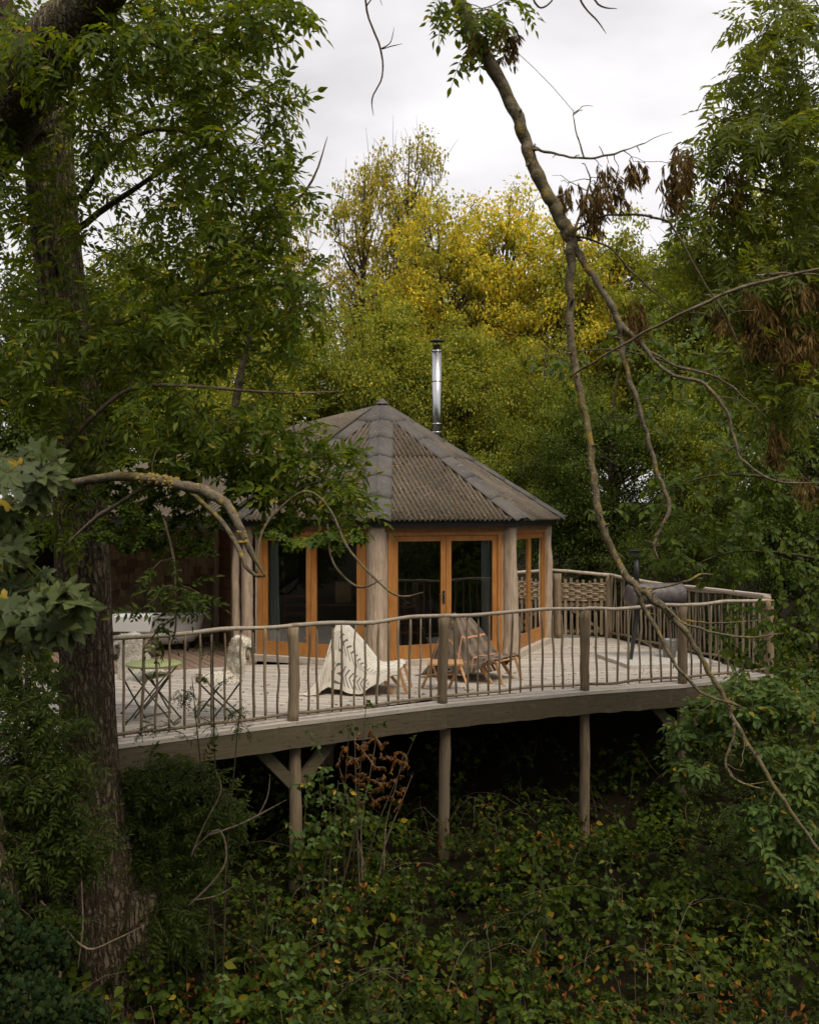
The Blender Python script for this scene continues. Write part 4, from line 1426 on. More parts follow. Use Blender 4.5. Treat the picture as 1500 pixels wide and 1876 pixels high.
def trifol(seed=0):
    rs = random.Random(seed)
    return merge([place(blade(1, .72, .3, .2, .40), (0, .2, 0), 0, .62, R(rs.uniform(-20, 5))),
                  place(blade(1, .70, .3, .2, .40), (0, .14, 0), R(-72), .5, R(rs.uniform(-20, 5)), .2),
                  place(blade(1, .70, .3, .2, .40), (0, .14, 0), R(72), .5, R(rs.uniform(-20, 5)), -.2)])

def nrmz(a):
    return a / np.maximum(np.linalg.norm(a, axis=-1, keepdims=True), 1e-9)

def frames(d, nr):
    y = nrmz(d); x = nrmz(np.cross(y, nr)); z = np.cross(x, y)
    return np.stack([x, y, z], axis=-1)          # columns

def mass_mesh(name, bases, pos, d, nr, sc, mat):
    """one mesh holding many leaves; bases are taken in turn"""
    N = len(pos); nb = len(bases)
    Vs = []; LV = []; LT = []; off = 0
    Fr = frames(d, nr) * sc[:, None, None]
    for bi, (v, f) in enumerate(bases):
        ii = np.arange(bi, N, nb)
        if len(ii) == 0: continue
        W = np.einsum('nij,kj->nki', Fr[ii], v) + pos[ii][:, None, :]
        Vs.append(W.reshape(-1, 3))
        lv = np.concatenate([np.array(q) for q in f]); lt = np.array([len(q) for q in f])
        k = len(v)
        LV.append((lv[None, :] + (np.arange(len(ii)) * k)[:, None]).ravel() + off)
        LT.append(np.tile(lt, len(ii)))
        off += len(ii) * k
    V = np.concatenate(Vs).astype(np.float32); LV = np.concatenate(LV).astype(np.int32); LT = np.concatenate(LT).astype(np.int32)
    me = bpy.data.meshes.new(name)
    me.vertices.add(len(V)); me.vertices.foreach_set('co', V.ravel())
    me.loops.add(len(LV)); me.loops.foreach_set('vertex_index', LV)
    me.polygons.add(len(LT))
    st = np.concatenate([[0], np.cumsum(LT)[:-1]]).astype(np.int32)
    me.polygons.foreach_set('loop_start', st); me.polygons.foreach_set('loop_total', LT)
    me.update(calc_edges=True)
    me.materials.append(mat)
    return me

def base_mesh(name, b, mat):
    me = bpy.data.meshes.new(name)
    me.from_pydata([tuple(v) for v in b[0]], [], b[1]); me.materials.append(mat); me.update()
    return me

class Spray:
    """grows twigs from a wooden skeleton to scattered tips and sets leaves along them"""
    def __init__(s, seed=0):
        s.rng = np.random.default_rng(seed)
        s.pool = []; s.prad = []
        s.tw = MB(); s.leaf = []       # pos, dir, normal, scale
    def skeleton(s, pts):
        for p, r in pts: s.pool.append(tuple(p)); s.prad.append(r)
    def targets(s, zones, cz=CZ):
        T = []
        for (px, py, D, rx, ry, rd, n) in zones:
            k = 0
            while k < n:
                q = s.rng.uniform(-1, 1, 3)
                if np.dot(q, q) > 1: continue
                d = D + q[2] * rd
                T.append(P(px + q[0] * rx, py + q[1] * ry, d)); k += 1
        return np.array([tuple(t) for t in T])
    def grow(s, T, leafdef, arch=.12, rt=.0035, bare=0.0, seg=.13, zscale=1.0, maxr=.016, twigmb=None):
        """leafdef: dict(size, var, step, reach, pair, out, down, up_normal)"""
        rng = s.rng
        pool = np.array(s.pool); rad = np.array(s.prad)
        d0 = np.min(np.linalg.norm(T[:, None, :] - pool[None, :, :], axis=2), axis=1)
        T = T[np.argsort(d0)]
        mb = twigmb or s.tw
        extra = np.zeros((0, 3)); 
        buf = np.zeros((len(pool) + len(T) * 14, 3)); buf[:len(pool)] = pool
        rb_ = np.zeros(len(buf)); rb_[:len(rad)] = rad
        n = len(pool)
        for t in T:
            dd = np.linalg.norm(buf[:n] - t, axis=1) + rng.uniform(0, .08, n)
            i = int(np.argmin(dd)); p0 = buf[i].copy(); L = float(np.linalg.norm(t - p0))
            if L < .04: continue
            mid = (p0 + t) / 2 + np.array((0, 0, arch * L)) + rng.normal(0, .09, 3) * L
            k = int(min(12, max(3, L / seg)))
            tt = np.linspace(0, 1, k + 1)[:, None]
            pts = (1 - tt) ** 2 * p0 + 2 * tt * (1 - tt) * mid + tt ** 2 * t
            pts[1:-1] += rng.normal(0, .008, (k - 1, 3))
            r0 = min(rb_[i] * .75, .003 + .006 * L, maxr); r0 = max(r0, rt)
            rr = np.linspace(r0, rt, k + 1)
            mb.tube([Vector(p) for p in pts], list(rr), 4 if r0 > .006 else 3, caps=False)
            buf[n:n + k] = pts[1:]; rb_[n:n + k] = rr[1:]; n += k
            if rng.random() < bare: continue
            LD = leafdef
            reach = min(L, LD['reach']); step = LD['step']
            axis = pts[-1] - pts[-2]; axis /= np.linalg.norm(axis) + 1e-9
            cum = np.concatenate([[0], np.cumsum(np.linalg.norm(np.diff(pts, axis=0), axis=1))])
            sL = cum[-1]
            s_ = sL
            first = True
            while s_ > sL - reach and s_ > .02:
                j = min(np.searchsorted(cum, s_, side='right') - 1, k - 1); j = max(j, 0)
                fr_ = (s_ - cum[j]) / max(1e-6, cum[j + 1] - cum[j])
                p = pts[j] + (pts[j + 1] - pts[j]) * min(1, fr_)
                tdir = pts[j + 1] - pts[j]; tdir /= np.linalg.norm(tdir) + 1e-9
                side = np.cross(tdir, (0, 0, 1)); side /= np.linalg.norm(side) + 1e-9
                rot = rng.uniform(-.9, .9)
                side = side * math.cos(rot) + np.cross(tdir, side) * math.sin(rot)
                opts = [tdir] if first else []
                opts += [side, -side] if LD['pair'] else [side * (1 if rng.random() < .5 else -1)]
                for o_ in opts:
                    dv = tdir * LD.get('fwd', .5) + o_ * LD['out'] + np.array((0, 0, -LD['down'])) + rng.normal(0, LD.get('jit', .22), 3)
                    nv = np.array((0, -LD.get('face', .35), 1.0)) + rng.normal(0, LD.get('nj', .35), 3)
                    s.leaf.append((p, dv, nv, LD['size'] * rng.uniform(1 - LD['var'], 1 + LD['var'])))
                first = False
                s_ -= step * rng.uniform(.75, 1.3)
        s.pool = [tuple(p) for p in buf[:n]]; s.prad = list(rb_[:n])
    def emit(s, root, bases, mat, name='leaf', singles=300, twigmat=None, rest=True):
        if twigmat is not None and s.tw.v:
            o = s.tw.build('twigs', twigmat, root); o['kind'] = 'stuff'
            s.tw = MB()
        if not s.leaf: return
        pos = np.array([l[0] for l in s.leaf]); d = np.array([l[1] for l in s.leaf]); nr = np.array([l[2] for l in s.leaf]); sc = np.array([l[3] for l in s.leaf])
        camv = np.array((0, 0, CZ))
        dist = np.linalg.norm(pos - camv, axis=1)
        px = 750 + pos[:, 0] / np.maximum(pos[:, 1], .1) * F; py = 938 - (pos[:, 2] - CZ) / np.maximum(pos[:, 1], .1) * F
        inside = (px > -30) & (px < 1530) & (py > -30) & (py < 1900)
        order = np.argsort(np.where(inside, dist / sc, 1e6 + dist))
        top = order[:singles]; top = top[inside[top]]
        restI = np.setdiff1d(np.arange(len(pos)), top)
        ms = [base_mesh(name, b, mat) for b in bases]
        off = np.array(worldpos(root))
        Fm = frames(d, nr)
        for q, i in enumerate(top):
            m4 = Matrix.Identity(4)
            for a in range(3):
                for c in range(3): m4[a][c] = Fm[i][a][c] * sc[i]
                m4[a][3] = pos[i][a] - off[a]
            link(ms[q % len(ms)], name, None, root, matrix=m4)
        if rest and len(restI):
            me = mass_mesh('foliage', bases, pos[restI] - off, d[restI], nr[restI], sc[restI], mat)
            link(me, 'foliage', None, root)['kind'] = 'stuff'
        print(name, root.name, 'leaves', len(pos), 'singles', len(top))
        s.leaf = []

B_ash = [compound(4, 1, .33, .41, 58, seed=k, droop=.2 + .12 * k) for k in range(5)]
B_ashlong = [compound(5, 1, .29, .33, 56, seed=10 + k, droop=.15 + .1 * k) for k in range(4)]
B_elder = [compound(2, .8, .46, .56, 62, seed=20 + k, droop=.2, first=.35) for k in range(3)]
B_fern = [compound(5, 1, .26, .40, 66, seed=30 + k, droop=.35) for k in range(3)]
B_maple = [lobed(k) for k in range(3)]
B_fmaple = [lobed(10 + k, 1.25) for k in range(3)]
B_keys = [keys(k) for k in range(3)]
B_tri = [trifol(k) for k in range(3)]
B_broad = [blade(1, .68, .25, .22, .42), blade(1, .74, .3, .12, .42), blade(1, .62, .2, .28, .42)]
B_curl = [blade(1, .5, 1.2, .5), blade(1, .4, 1.6, .3), blade(1, .55, .9, .7)]
B_ivy = [(A((0, 0, 0), (.42, .1, -.06), (.34, .55, 0), (0, 1, -.1), (-.34, .55, 0), (-.42, .1, -.06), (0, .35, .08)), [(0, 1, 6), (1, 2, 6), (2, 3, 6), (6, 3, 4), (6, 4, 5), (0, 6, 5)])]
LD_ash = dict(size=.215, var=.28, step=.125, reach=.42, pair=True, out=.9, down=.3, fwd=.6, jit=.32, nj=.45)
LD_ashR = dict(size=.26, var=.28, step=.12, reach=.42, pair=True, out=.8, down=.5, fwd=.5, jit=.35, nj=.45)
LD_maple = dict(size=.098, var=.3, step=.09, reach=.26, pair=True, out=.9, down=.5, fwd=.5, nj=.35, face=1.5, jit=.4)
LD_fmaple = dict(size=.068, var=.25, step=.055, reach=.34, pair=True, out=.9, down=.25, fwd=.5, nj=.4, face=.6)
LD_hazel = dict(size=.085, var=.3, step=.05, reach=.5, pair=False, out=.9, down=.55, fwd=.5, nj=.45, face=.8)
LD_elder = dict(size=.17, var=.2, step=.07, reach=.26, pair=True, out=.9, down=.3, fwd=.5)
LD_fern = dict(size=.20, var=.25, step=.08, reach=.32, pair=True, out=1, down=.2, fwd=.5)

def knotty(mb, pts, per=5, n=9, wob=.12, seed=0):
    cp = catmull(pts, per)
    P_ = []; R_ = []
    for i, (p, r) in enumerate(cp):
        j = Vector((noise.noise(Vector((seed, i * .6, 0))), noise.noise(Vector((seed, i * .6, 4))), noise.noise(Vector((seed, i * .6, 8))))) * r * wob * 3
        P_.append(p + j); R_.append(r * (1 + wob * 1.4 * noise.noise(Vector((seed + 3, i * .9, 2)))))
    mb.tube(P_, R_, n)
    return list(zip(P_, R_))

def knobbly(mb, pts, seed=0, n=12):
    """an old branch: crooked, with swellings at the nodes"""
    cp = catmull(pts, 9)
    P_ = []; R_ = []
    for i, (p, r) in enumerate(cp):
        j = Vector((noise.noise(Vector((seed, i * .33, 0))), noise.noise(Vector((seed, i * .33, 4))), noise.noise(Vector((seed, i * .33, 8)))))
        P_.append(p + j * (r * .5 + .004))
        node = max(0, math.sin(i * .31 + 3 * noise.noise(Vector((seed, i * .1, 3))))) ** 10
        R_.append(r * (1 + .13 * noise.noise(Vector((seed + 3, i * .5, 2))) + .06 * noise.noise(Vector((seed + 9, i * 1.9, 2))) + .16 * node))
    mb.tube(P_, R_, n)
    return list(zip(P_, R_))

def px_path(pts):
    """(px, py, D, width in photo px) -> (point, radius)"""
    return [(P(a, b, d), w / 2 / F * d) for a, b, d, w in pts]

def furrowed(mb, pts, n=72, per=14, amp=.05, seed=0, fscale=1.0, extra=None):
    """thick stem with deep bark ridges"""
    cp = catmull(pts, per)
    vs = []; m_ = len(cp)
    for i, (p, r) in enumerate(cp):
        for k in range(n):
            a = 2 * math.pi * k / n
            q = Vector((math.cos(a), math.sin(a), 0))
            h = p.z
            rg = 1 - abs(noise.noise(Vector((q.x * 5.5 * fscale + seed, q.y * 5.5 * fscale, h * 1.7))))* 2
            rg2 = 1 - abs(noise.noise(Vector((q.x * 11 * fscale + seed, q.y * 11 * fscale, h * 4.0)))) * 2
            lo = noise.noise(Vector((q.x * 1.1 + seed, q.y * 1.1, h * .5)))
            rr = r * (1 + amp * (rg * .8 + rg2 * .45 - .5) + .10 * lo)
            if extra: rr *= extra(a, h)
            vs.append(p + q * rr)
    fs = [(i * n + k, i * n + (k + 1) % n, (i + 1) * n + (k + 1) % n, (i + 1) * n + k) for i in range(m_ - 1) for k in range(n)]
    fs.append(tuple(range(n - 1, -1, -1))); fs.append(tuple(range((m_ - 1) * n, m_ * n)))
    mb.add(vs, fs)
    return cp

# ================================================================== far and middle trees
def crown_proto(seed, nl, leaf, nclump=60, rx=3.0, rz=3.7, zc=6.3, clump=(.7, 1.25), shell=.45, flat=.75, conical=0, W=.55, droop=0.0):
    """a tree 10 m tall; returns wood mesh and leaf arrays"""
    rng = np.random.default_rng(seed)
    C = []
    while len(C) < nclump:
        q = rng.uniform(-1, 1, 3); r = np.linalg.norm(q)
        if r > 1 or r < shell * rng.random(): continue
        q = q * (.82 + .1 * rng.random())
        k = 1 - conical * max(0, q[2])
        C.append((q[0] * rx * k, q[1] * rx * k, zc + q[2] * rz))
    C = np.array(C)
    wb = MB()
    lean = rng.normal(0, .25, 2)
    trunk = [(Vector((0, 0, -.6)), .20), (Vector((lean[0] * .3, lean[1] * .3, 2)), .16), (Vector((lean[0], lean[1], 4.6)), .12), (Vector((lean[0] * .6, lean[1], 7.2)), .07), (Vector((0, 0, 9.3)), .02)]
    tc_ = catmull(trunk, 6)
    wb.tube([p for p, _ in tc_], [r for _, r in tc_], 9)
    tp = np.array([tuple(p) for p, _ in tc_])
    for c in C:
        zt = max(1.6, c[2] - 1.1 - .35 * math.hypot(c[0], c[1]))
        i = int(np.argmin(np.abs(tp[:, 2] - zt)))
        p0 = Vector(tp[i]); p1 = Vector(c)
        mid = (p0 + p1) / 2 + Vector((rng.normal(0, .2), rng.normal(0, .2), -.15 + rng.normal(0, .2)))
        wb.tube([p0, p0.lerp(mid, .6), mid, mid.lerp(p1, .6), p1], [.05, .042, .03, .02, .008], 4, caps=False)
        for _ in range(3):
            e = p1 + Vector(tuple(rng.normal(0, .45, 3)))
            wb.tube([mid.lerp(p1, .5), (mid.lerp(p1, .7) + e) / 2 + Vector((0, 0, .06)), e], [.014, .01, .004], 3, caps=False)
    per = nl // nclump
    pos = []; dr = []; nr = []; sc = []
    for c in C:
        # each clump is a handful of small sprays, leaves gathered round them
        k = rng.uniform(*clump)
        nsp = 9
        S = nrmz(rng.normal(0, 1, (nsp, 3))) * (rng.uniform(.25, 1, (nsp, 1)) ** .6) * k
        S[:, 2] *= flat
        m_ = per // nsp
        for sp in S:
            q = rng.normal(0, 1, (m_, 3)) * np.array((.26, .26, .15)) * k * rng.uniform(.7, 1.3)
            pp = c + sp + q
            pp[:, 2] -= droop * np.linalg.norm(q, axis=1)
            pos.append(pp)
            dd = q * 1.5 + sp * .5 + rng.normal(0, .4, (m_, 3)); dd[:, 2] -= .35
            dr.append(dd)
            nn = rng.normal(0, .55, (m_, 3)) + np.array((0, 0, .8)) + sp * .35
            nr.append(nn)
            sc.append(leaf * rng.uniform(.65, 1.25, m_))
    pos = np.concatenate(pos); dr = np.concatenate(dr); nr = np.concatenate(nr); sc = np.concatenate(sc)
    return wb, pos, dr, nr, sc

rb1 = [rhomb(.62), rhomb(.5), rhomb(.72)]
PROTO = {}
def mk(key, mat, **kw):
    wb, pos, dr, nr, sc = crown_proto(**kw)
    PROTO[key] = (wb.mesh('trunk', M['bark_far'], True), mass_mesh('crown', rb1, pos, dr, nr, sc, mat))
mk('round', M['lf_mid'], seed=1, nl=46000, leaf=.12, nclump=72, clump=(.5, 1.15))
mk('tall', M['lf_yellow'], seed=2, nl=36000, leaf=.12, nclump=95, rx=2.6, rz=4.2, zc=5.8, clump=(.35, .85))
mk('dense', M['lf_dark'], seed=3, nl=52000, leaf=.11, nclump=70, rx=3.2, rz=4.4, zc=5.4, clump=(.7, 1.2))
mk('thin', M['lf_sparse'], seed=4, nl=10000, leaf=.125, nclump=70, rx=2.2, rz=3.6, zc=6.2, clump=(.35, .7), shell=.2)
mk('bush', M['lf_blue'], seed=5, nl=42000, leaf=.105, nclump=52, rx=4.4, rz=4.6, zc=5.0, clump=(.7, 1.3), shell=.7)

def far_tree(px, ytop, D, wpx, proto, mat, label, cat='tree', name='broadleaf_tree', group='trees behind the cabin', rz=None, zbase=None, hide=False, xy=None):
    x = PX(px, D) if xy is None else xy[0]; y = D if xy is None else xy[1]
    zt = CZ - (ytop - 938) / F * D if xy is None else ytop
    zg = ground_z(x, y) if zbase is None else zbase
    h = zt - zg
    rx = (wpx / 2 / F * D) if xy is None else wpx / 2
    base_r = {'round': 3.5, 'tall': 3.0, 'dense': 3.8, 'thin': 2.5, 'bush': 5.0}[proto]
    sxy = rx / base_r
    t = thing(name, label, cat, (x, y, zg), group, rz=random.uniform(0, 6.28) if rz is None else rz)
    t.scale = (sxy, sxy, h / 10.2)
    w, c = PROTO[proto]
    link(w, 'trunk', None, t)
    o = link(c, 'crown', None, t)
    o['kind'] = 'stuff'
    if mat:
        o.material_slots[0].link = 'OBJECT'; o.material_slots[0].material = M[mat]
    return t

FT = [
 # px, ytop, D, width px, proto, material, label
 (800, 300, 28, 330, 'tall', 'lf_yellow', 'yellow autumn tree rising straight above the steel flue'),
 (935, 290, 29, 330, 'tall', 'lf_yellow', 'yellow autumn tree between the flue and the bare hanging branch'),
 (1030, 360, 27, 330, 'tall', 'lf_yellow', 'yellowing tree right behind the fork of the bare hanging branch'),
 (750, 178, 31, 210, 'thin', 'lf_sparse', 'thin tall see-through tree left of the yellow trees, the highest tip against the sky'),
 (668, 225, 32, 230, 'thin', 'lf_sparse', 'thin see-through tree in the sky gap left of the yellow crowns'),
 (700, 500, 24.5, 300, 'round', 'lf_olive', 'olive green tree directly behind the peak of the cabin roof'),
 (850, 560, 24, 300, 'round', 'lf_olive', 'olive green tree behind the steel flue'),
 (575, 555, 25, 300, 'round', 'lf_mid', 'mid green tree behind the left slope of the cabin roof'),
 (450, 560, 24, 330, 'round', 'lf_olive', 'light green tree seen through the branches left of the roof'),
 (525, 305, 31, 190, 'thin', 'lf_sparse', 'thin yellowish tree seen left of the sky gap'),
 (400, 330, 30, 260, 'tall', 'lf_olive', 'tall pale green tree behind the leaves of the left foreground tree'),
 (270, 430, 27, 320, 'round', 'lf_mid', 'green tree behind the left foreground trunk, right side'),
 (90, 480, 26, 380, 'round', 'lf_dark', 'dark tree behind the left foreground trunk, at the left edge'),
 (1000, 570, 23.5, 260, 'dense', 'lf_mid', 'dark green tree right of the flue, its crown below the yellow leaves'),
 (1130, 370, 27, 360, 'round', 'lf_olive', 'bright green tree behind the two hanging branch forks'),
 (1290, 325, 25, 340, 'tall', 'lf_mid', 'tall green tree behind the brown seed bunches on the right'),
 (1470, 240, 24, 380, 'tall', 'lf_olive', 'tall yellow-green tree at the right edge behind the near ash leaves'),
 (1130, 640, 21.5, 330, 'dense', 'lf_dark', 'dark tree behind the right end of the roof'),
 (1340, 560, 20, 360, 'dense', 'lf_mid', 'dark tree behind the right end of the deck'),
 (1490, 640, 17.5, 330, 'dense', 'lf_dark', 'dark tree at the right edge behind the deck corner'),
]
for a in FT: far_tree(*a)
BU = [
 (985, 800, 22.2, 240, 'bush', 'lf_blue', 'grey-green bush just right of the cabin eaves'),
 (1120, 850, 21.6, 260, 'bush', 'lf_blue', 'grey-green bush behind the woven gate'),
 (905, 700, 23.0, 260, 'bush', 'lf_mid', 'green bush behind the roof, between the flue and the eaves'),
 (1250, 820, 19.2, 260, 'bush', 'lf_dark', 'dark green bush behind the barrel grill'),
 (1400, 860, 17.6, 260, 'bush', 'lf_hazel', 'dark green bush beyond the right corner of the deck'),
 (640, 640, 24, 240, 'bush', 'lf_mid', 'green bush behind the left slope of the roof'),
 (480, 680, 23, 260, 'bush', 'lf_mid', 'green bush behind the porch roof'),
 (330, 720, 22.5, 260, 'bush', 'lf_dark', 'dark bush behind the porch wing'),
 (100, 760, 19, 300, 'bush', 'lf_dark', 'dark bush left of the porch beyond the foreground trunk'),
]
for a in BU: far_tree(*a[:7], cat='bush', name='large_bush', group='bushes around the cabin')
# the wood goes on behind, beside and at the back of the viewer
BL = {(-14, 22): 'dark woodland tree far left, its scraps showing between the left trunk and the edge', (-20, 32): 'green woodland tree farthest left in the backdrop', (-9.5, 14): 'dark tree just outside the left edge beside the porch',
      (-11, 38): 'green backdrop tree showing in scraps right of the big left trunk', (0, 42): 'green backdrop tree farthest away behind the thin see-through trees', (11, 40): 'green backdrop tree behind the yellow crowns on the right',
      (20, 32): 'dark woodland tree farthest right in the backdrop', (14, 21): 'dark tree just outside the right edge behind the hazel'}
for (x, y, h, w, pr, mt) in [(-14, 22, 12, 8, 'dense', 'lf_dark'), (-20, 32, 13, 9, 'round', 'lf_mid'), (-9.5, 14, 9.5, 6, 'dense', 'lf_dark'), (-11, 38, 13, 9, 'round', 'lf_mid'), (0, 42, 12.5, 9, 'round', 'lf_mid'), (11, 40, 13, 9, 'round', 'lf_mid'), (20, 32, 14, 9, 'dense', 'lf_dark'), (14, 21, 12, 8, 'dense', 'lf_dark'),
        (-10.5, 9.5, 9.5, 5.5, 'dense', 'lf_dark'), (-13, 6, 11, 7, 'dense', 'lf_dark'), (8.6, 8.5, 7.5, 5, 'dense', 'lf_dark'), (9, 2, 10, 7, 'dense', 'lf_dark'), (-8.6, 5, 10, 6, 'dense', 'lf_dark'), (-6.5, -4, 11, 8, 'dense', 'lf_dark'), (0, -7, 10, 8, 'dense', 'lf_dark'), (6.5, -5, 11, 8, 'dense', 'lf_dark'), (-14, -3, 12, 9, 'round', 'lf_mid'), (14, -6, 12, 9, 'round', 'lf_mid'), (-4, -14, 13, 9, 'round', 'lf_mid'), (7, -14, 13, 9, 'round', 'lf_mid')]:
    zg = ground_z(x, y)
    inview = y > 13
    far_tree(0, zg + h, 0, w, pr, mt, BL[(x, y)] if inview else 'woodland tree around the clearing, outside the view and mirrored in the glass', group='backdrop woodland trees' if inview else 'trees around the viewer', xy=(x, y))
# ================================================================== big ash on the left
D0 = 8.9
ash = thing('ash_tree', 'large foreground tree with furrowed brown trunk left of the deck, leaves against the sky', 'tree', (PX(190, D0), D0, ground_z(PX(190, D0), D0)))
mb = MB()
tr_pts = px_path([(215, 1960, D0, 190), (224, 1800, D0, 132), (203, 1640, D0, 112), (172, 1440, D0, 98), (162, 1250, D0, 94), (152, 1060, D0, 94), (144, 860, D0, 92), (130, 680, D0, 88), (110, 500, D0, 84), (94, 330, D0, 84), (80, 200, D0 - .1, 96)])
cp = furrowed(mb, tr_pts, 120, 20, .085, 3, 1.5)
mb.build('trunk', M['bark_ash'], ash, True)
stem = list(cp)
limb = MB()
l1 = furrowed(limb, px_path([(60, 260, D0 - .1, 110), (20, 120, D0 - .5, 120), (-60, -60, D0 - .9, 110), (-160, -300, D0 - 1.2, 90)]), 48, 12, .05, 9)
limb.build('limb', M['bark_ash'], ash, True)
limb = MB()
l2 = knotty(limb, px_path([(-60, 330, D0 - .2, 100), (20, 200, D0 - 1.0, 120), (95, 85, D0 - 1.7, 105), (190, -20, D0 - 2.2, 80), (330, -170, D0 - 2.7, 62), (560, -330, D0 - 3.0, 45), (800, -420, D0 - 3.1, 36)]), 8, 20, .06, 5)
limb.build('limb', M['bark_ash'], ash, True)
S = Spray(5)
S.skeleton(stem[40:]); S.skeleton(l1); S.skeleton(l2)
def branch(pts, mat, root, S_=None, seed=1, n=8, name='branch'):
    pts = list(pts); pts[-1] = pts[-1][:3] + (min(pts[-1][3], pts[-2][3]) * .35,)
    mbx = MB(); k = knotty(mbx, px_path(pts), 5, n, .12, seed)
    mbx.build(name, mat, root, True)
    if S_ is not None: S_.skeleton(k)
    return k
branch([(120, 100, 7.3, 20), (210, 45, 7.1, 12), (290, 85, 7, 11), (390, 130, 6.9, 9), (470, 190, 6.8, 5)], M['bark_ash'], ash, S, 11, 6)
branch([(150, 360, 8.6, 14), (230, 260, 8.0, 9), (330, 240, 7.5, 7), (430, 300, 7.2, 5), (520, 380, 7.0, 4)], M['bark_ash'], ash, S, 12, 6)
branch([(140, 420, 8.8, 14), (270, 330, 8.2, 9), (400, 250, 7.7, 7), (470, 200, 7.2, 4)], M['bark_ash'], ash, S, 13, 6)
branch([(150, 620, 8.6, 14), (300, 560, 8.1, 10), (420, 530, 7.6, 7), (560, 520, 7.1, 4)], M['bark_ash'], ash, S, 14, 6)
branch([(110, 500, 8.7, 13), (60, 400, 8.4, 9), (20, 330, 8.2, 6)], M['bark_ash'], ash, S, 15, 6)
branch([(190, 640, 8.0, 14), (330, 560, 7.8, 10), (450, 440, 7.6, 8), (560, 350, 7.4, 5), (600, 250, 7.3, 3)], M['twig_pale'], ash, None, 16, 6)
T = S.targets([
 (140, 60, 7.2, 200, 110, .8, 60), (330, 50, 6.9, 170, 80, .8, 52), (480, 15, 6.6, 100, 45, .5, 24),
 (110, 250, 7.9, 180, 150, .9, 28), (290, 200, 7.3, 150, 110, .9, 34), (430, 240, 6.9, 105, 110, .6, 26),
 (350, 400, 7.3, 190, 110, .9, 24), (500, 370, 7.0, 75, 80, .5, 17), (520, 490, 7.0, 80, 60, .5, 17), (560, 570, 6.9, 40, 30, .3, 5),
 (50, 420, 8.0, 120, 150, .9, 22), (50, 640, 7.9, 110, 120, .9, 30), (300, 570, 7.5, 230, 90, .9, 44), (470, 590, 7.2, 80, 40, .6, 8),
 (500, 200, 6.7, 30, 60, .3, 6),
 (120, 720, 7.7, 110, 110, .6, 18), (110, 480, 7.6, 60, 120, .4, 7), (90, 950, 7.7, 60, 60, .4, 8),
 (200, 250, 9.7, 230, 200, .7, 48), (400, 370, 9.5, 170, 160, .7, 32), (320, 560, 9.5, 230, 110, .7, 40), (60, 560, 9.8, 110, 200, .6, 30), (420, 120, 9.2, 130, 90, .5, 24)])
S.grow(T, LD_ash)
S.emit(ash, B_ash, M['lf_ash'], 'leaf', 300, M['twig'])

# ================================================================== field maple mixed with it, low lichen limb
lm = thing('lichen_branch_tree', 'bending yellow-lichened limb with green leaves in front of the left roof slope', 'tree', P(165, 900, 7.9))
S = Spray(8)
branch([(60, 905, 7.4, 16), (170, 878, 7.0, 17), (250, 874, 6.7, 18), (320, 886, 6.5, 19), (380, 902, 6.4, 21), (420, 930, 6.35, 17), (445, 980, 6.3, 14), (462, 1015, 6.3, 11), (486, 1056, 6.3, 6)], M['bark_lichen'], lm, S, 3, 12, 'limb')
LIMB = list(zip([Vector(p) for p in S.pool], S.prad))
branch([(330, 888, 6.5, 11), (375, 925, 6.6, 10), (410, 960, 6.6, 10), (440, 1010, 6.5, 9), (452, 1040, 6.4, 8), (470, 1054, 6.4, 7), (486, 1056, 6.3, 5)], M['bark_lichen'], lm, S, 4, 8)
branch([(330, 886, 6.5, 11), (270, 892, 6.7, 9), (215, 925, 6.9, 8), (175, 950, 7.0, 9), (120, 1000, 7.1, 7)], M['bark_lichen'], lm, S, 5, 7)
branch([(100, 850, 7.7, 10), (165, 770, 7.4, 9), (240, 712, 7.2, 8), (320, 706, 7.0, 7), (430, 714, 6.9, 6), (540, 720, 6.8, 4), (630, 716, 6.7, 2)], M['twig_pale'], lm, S, 6, 7)
branch([(470, 1050, 6.4, 5), (480, 975, 6.5, 5), (520, 925, 6.5, 5), (565, 900, 6.4, 4), (605, 935, 6.4, 5), (635, 1000, 6.4, 5), (685, 1058, 6.3, 4), (730, 1092, 6.3, 4), (775, 1085, 6.3, 3)], M['bark_lichen'], lm, S, 7, 7)
branch([(600, 960, 6.8, 4), (610, 1030, 6.7, 5), (655, 1075, 6.6, 5), (700, 1062, 6.5, 3)], M['bark_lichen'], lm, S, 8, 6)
branch([(510, 925, 7.0, 6), (560, 890, 6.9, 5), (600, 880, 6.8, 4)], M['bark_lichen'], lm, S, 9, 6)
branch([(435, 705, 7.0, 12), (452, 640, 7.1, 8), (470, 560, 7.2, 6)], M['bark_lichen'], lm, None, 10, 7)
branch([(446, 660, 7.0, 12), (432, 740, 7.0, 15), (418, 800, 7.0, 12), (405, 850, 7.1, 9)], M['bark_lichen'], lm, S, 19, 8)
T = S.targets([
 (330, 745, 7.2, 120, 60, .6, 12), (460, 800, 7.1, 120, 80, .5, 30), (570, 825, 7.0, 75, 50, .4, 17),
 (330, 820, 7.4, 170, 50, .7, 24), (625, 905, 6.9, 50, 32, .3, 9), (540, 900, 7.1, 100, 45, .4, 15),
 (230, 640, 7.6, 130, 80, .7, 16), (450, 650, 7.3, 120, 50, .6, 10)])
S.grow(T, LD_ash)
S.emit(lm, B_ash, M['lf_ash'], 'leaf', 220, M['twig'])
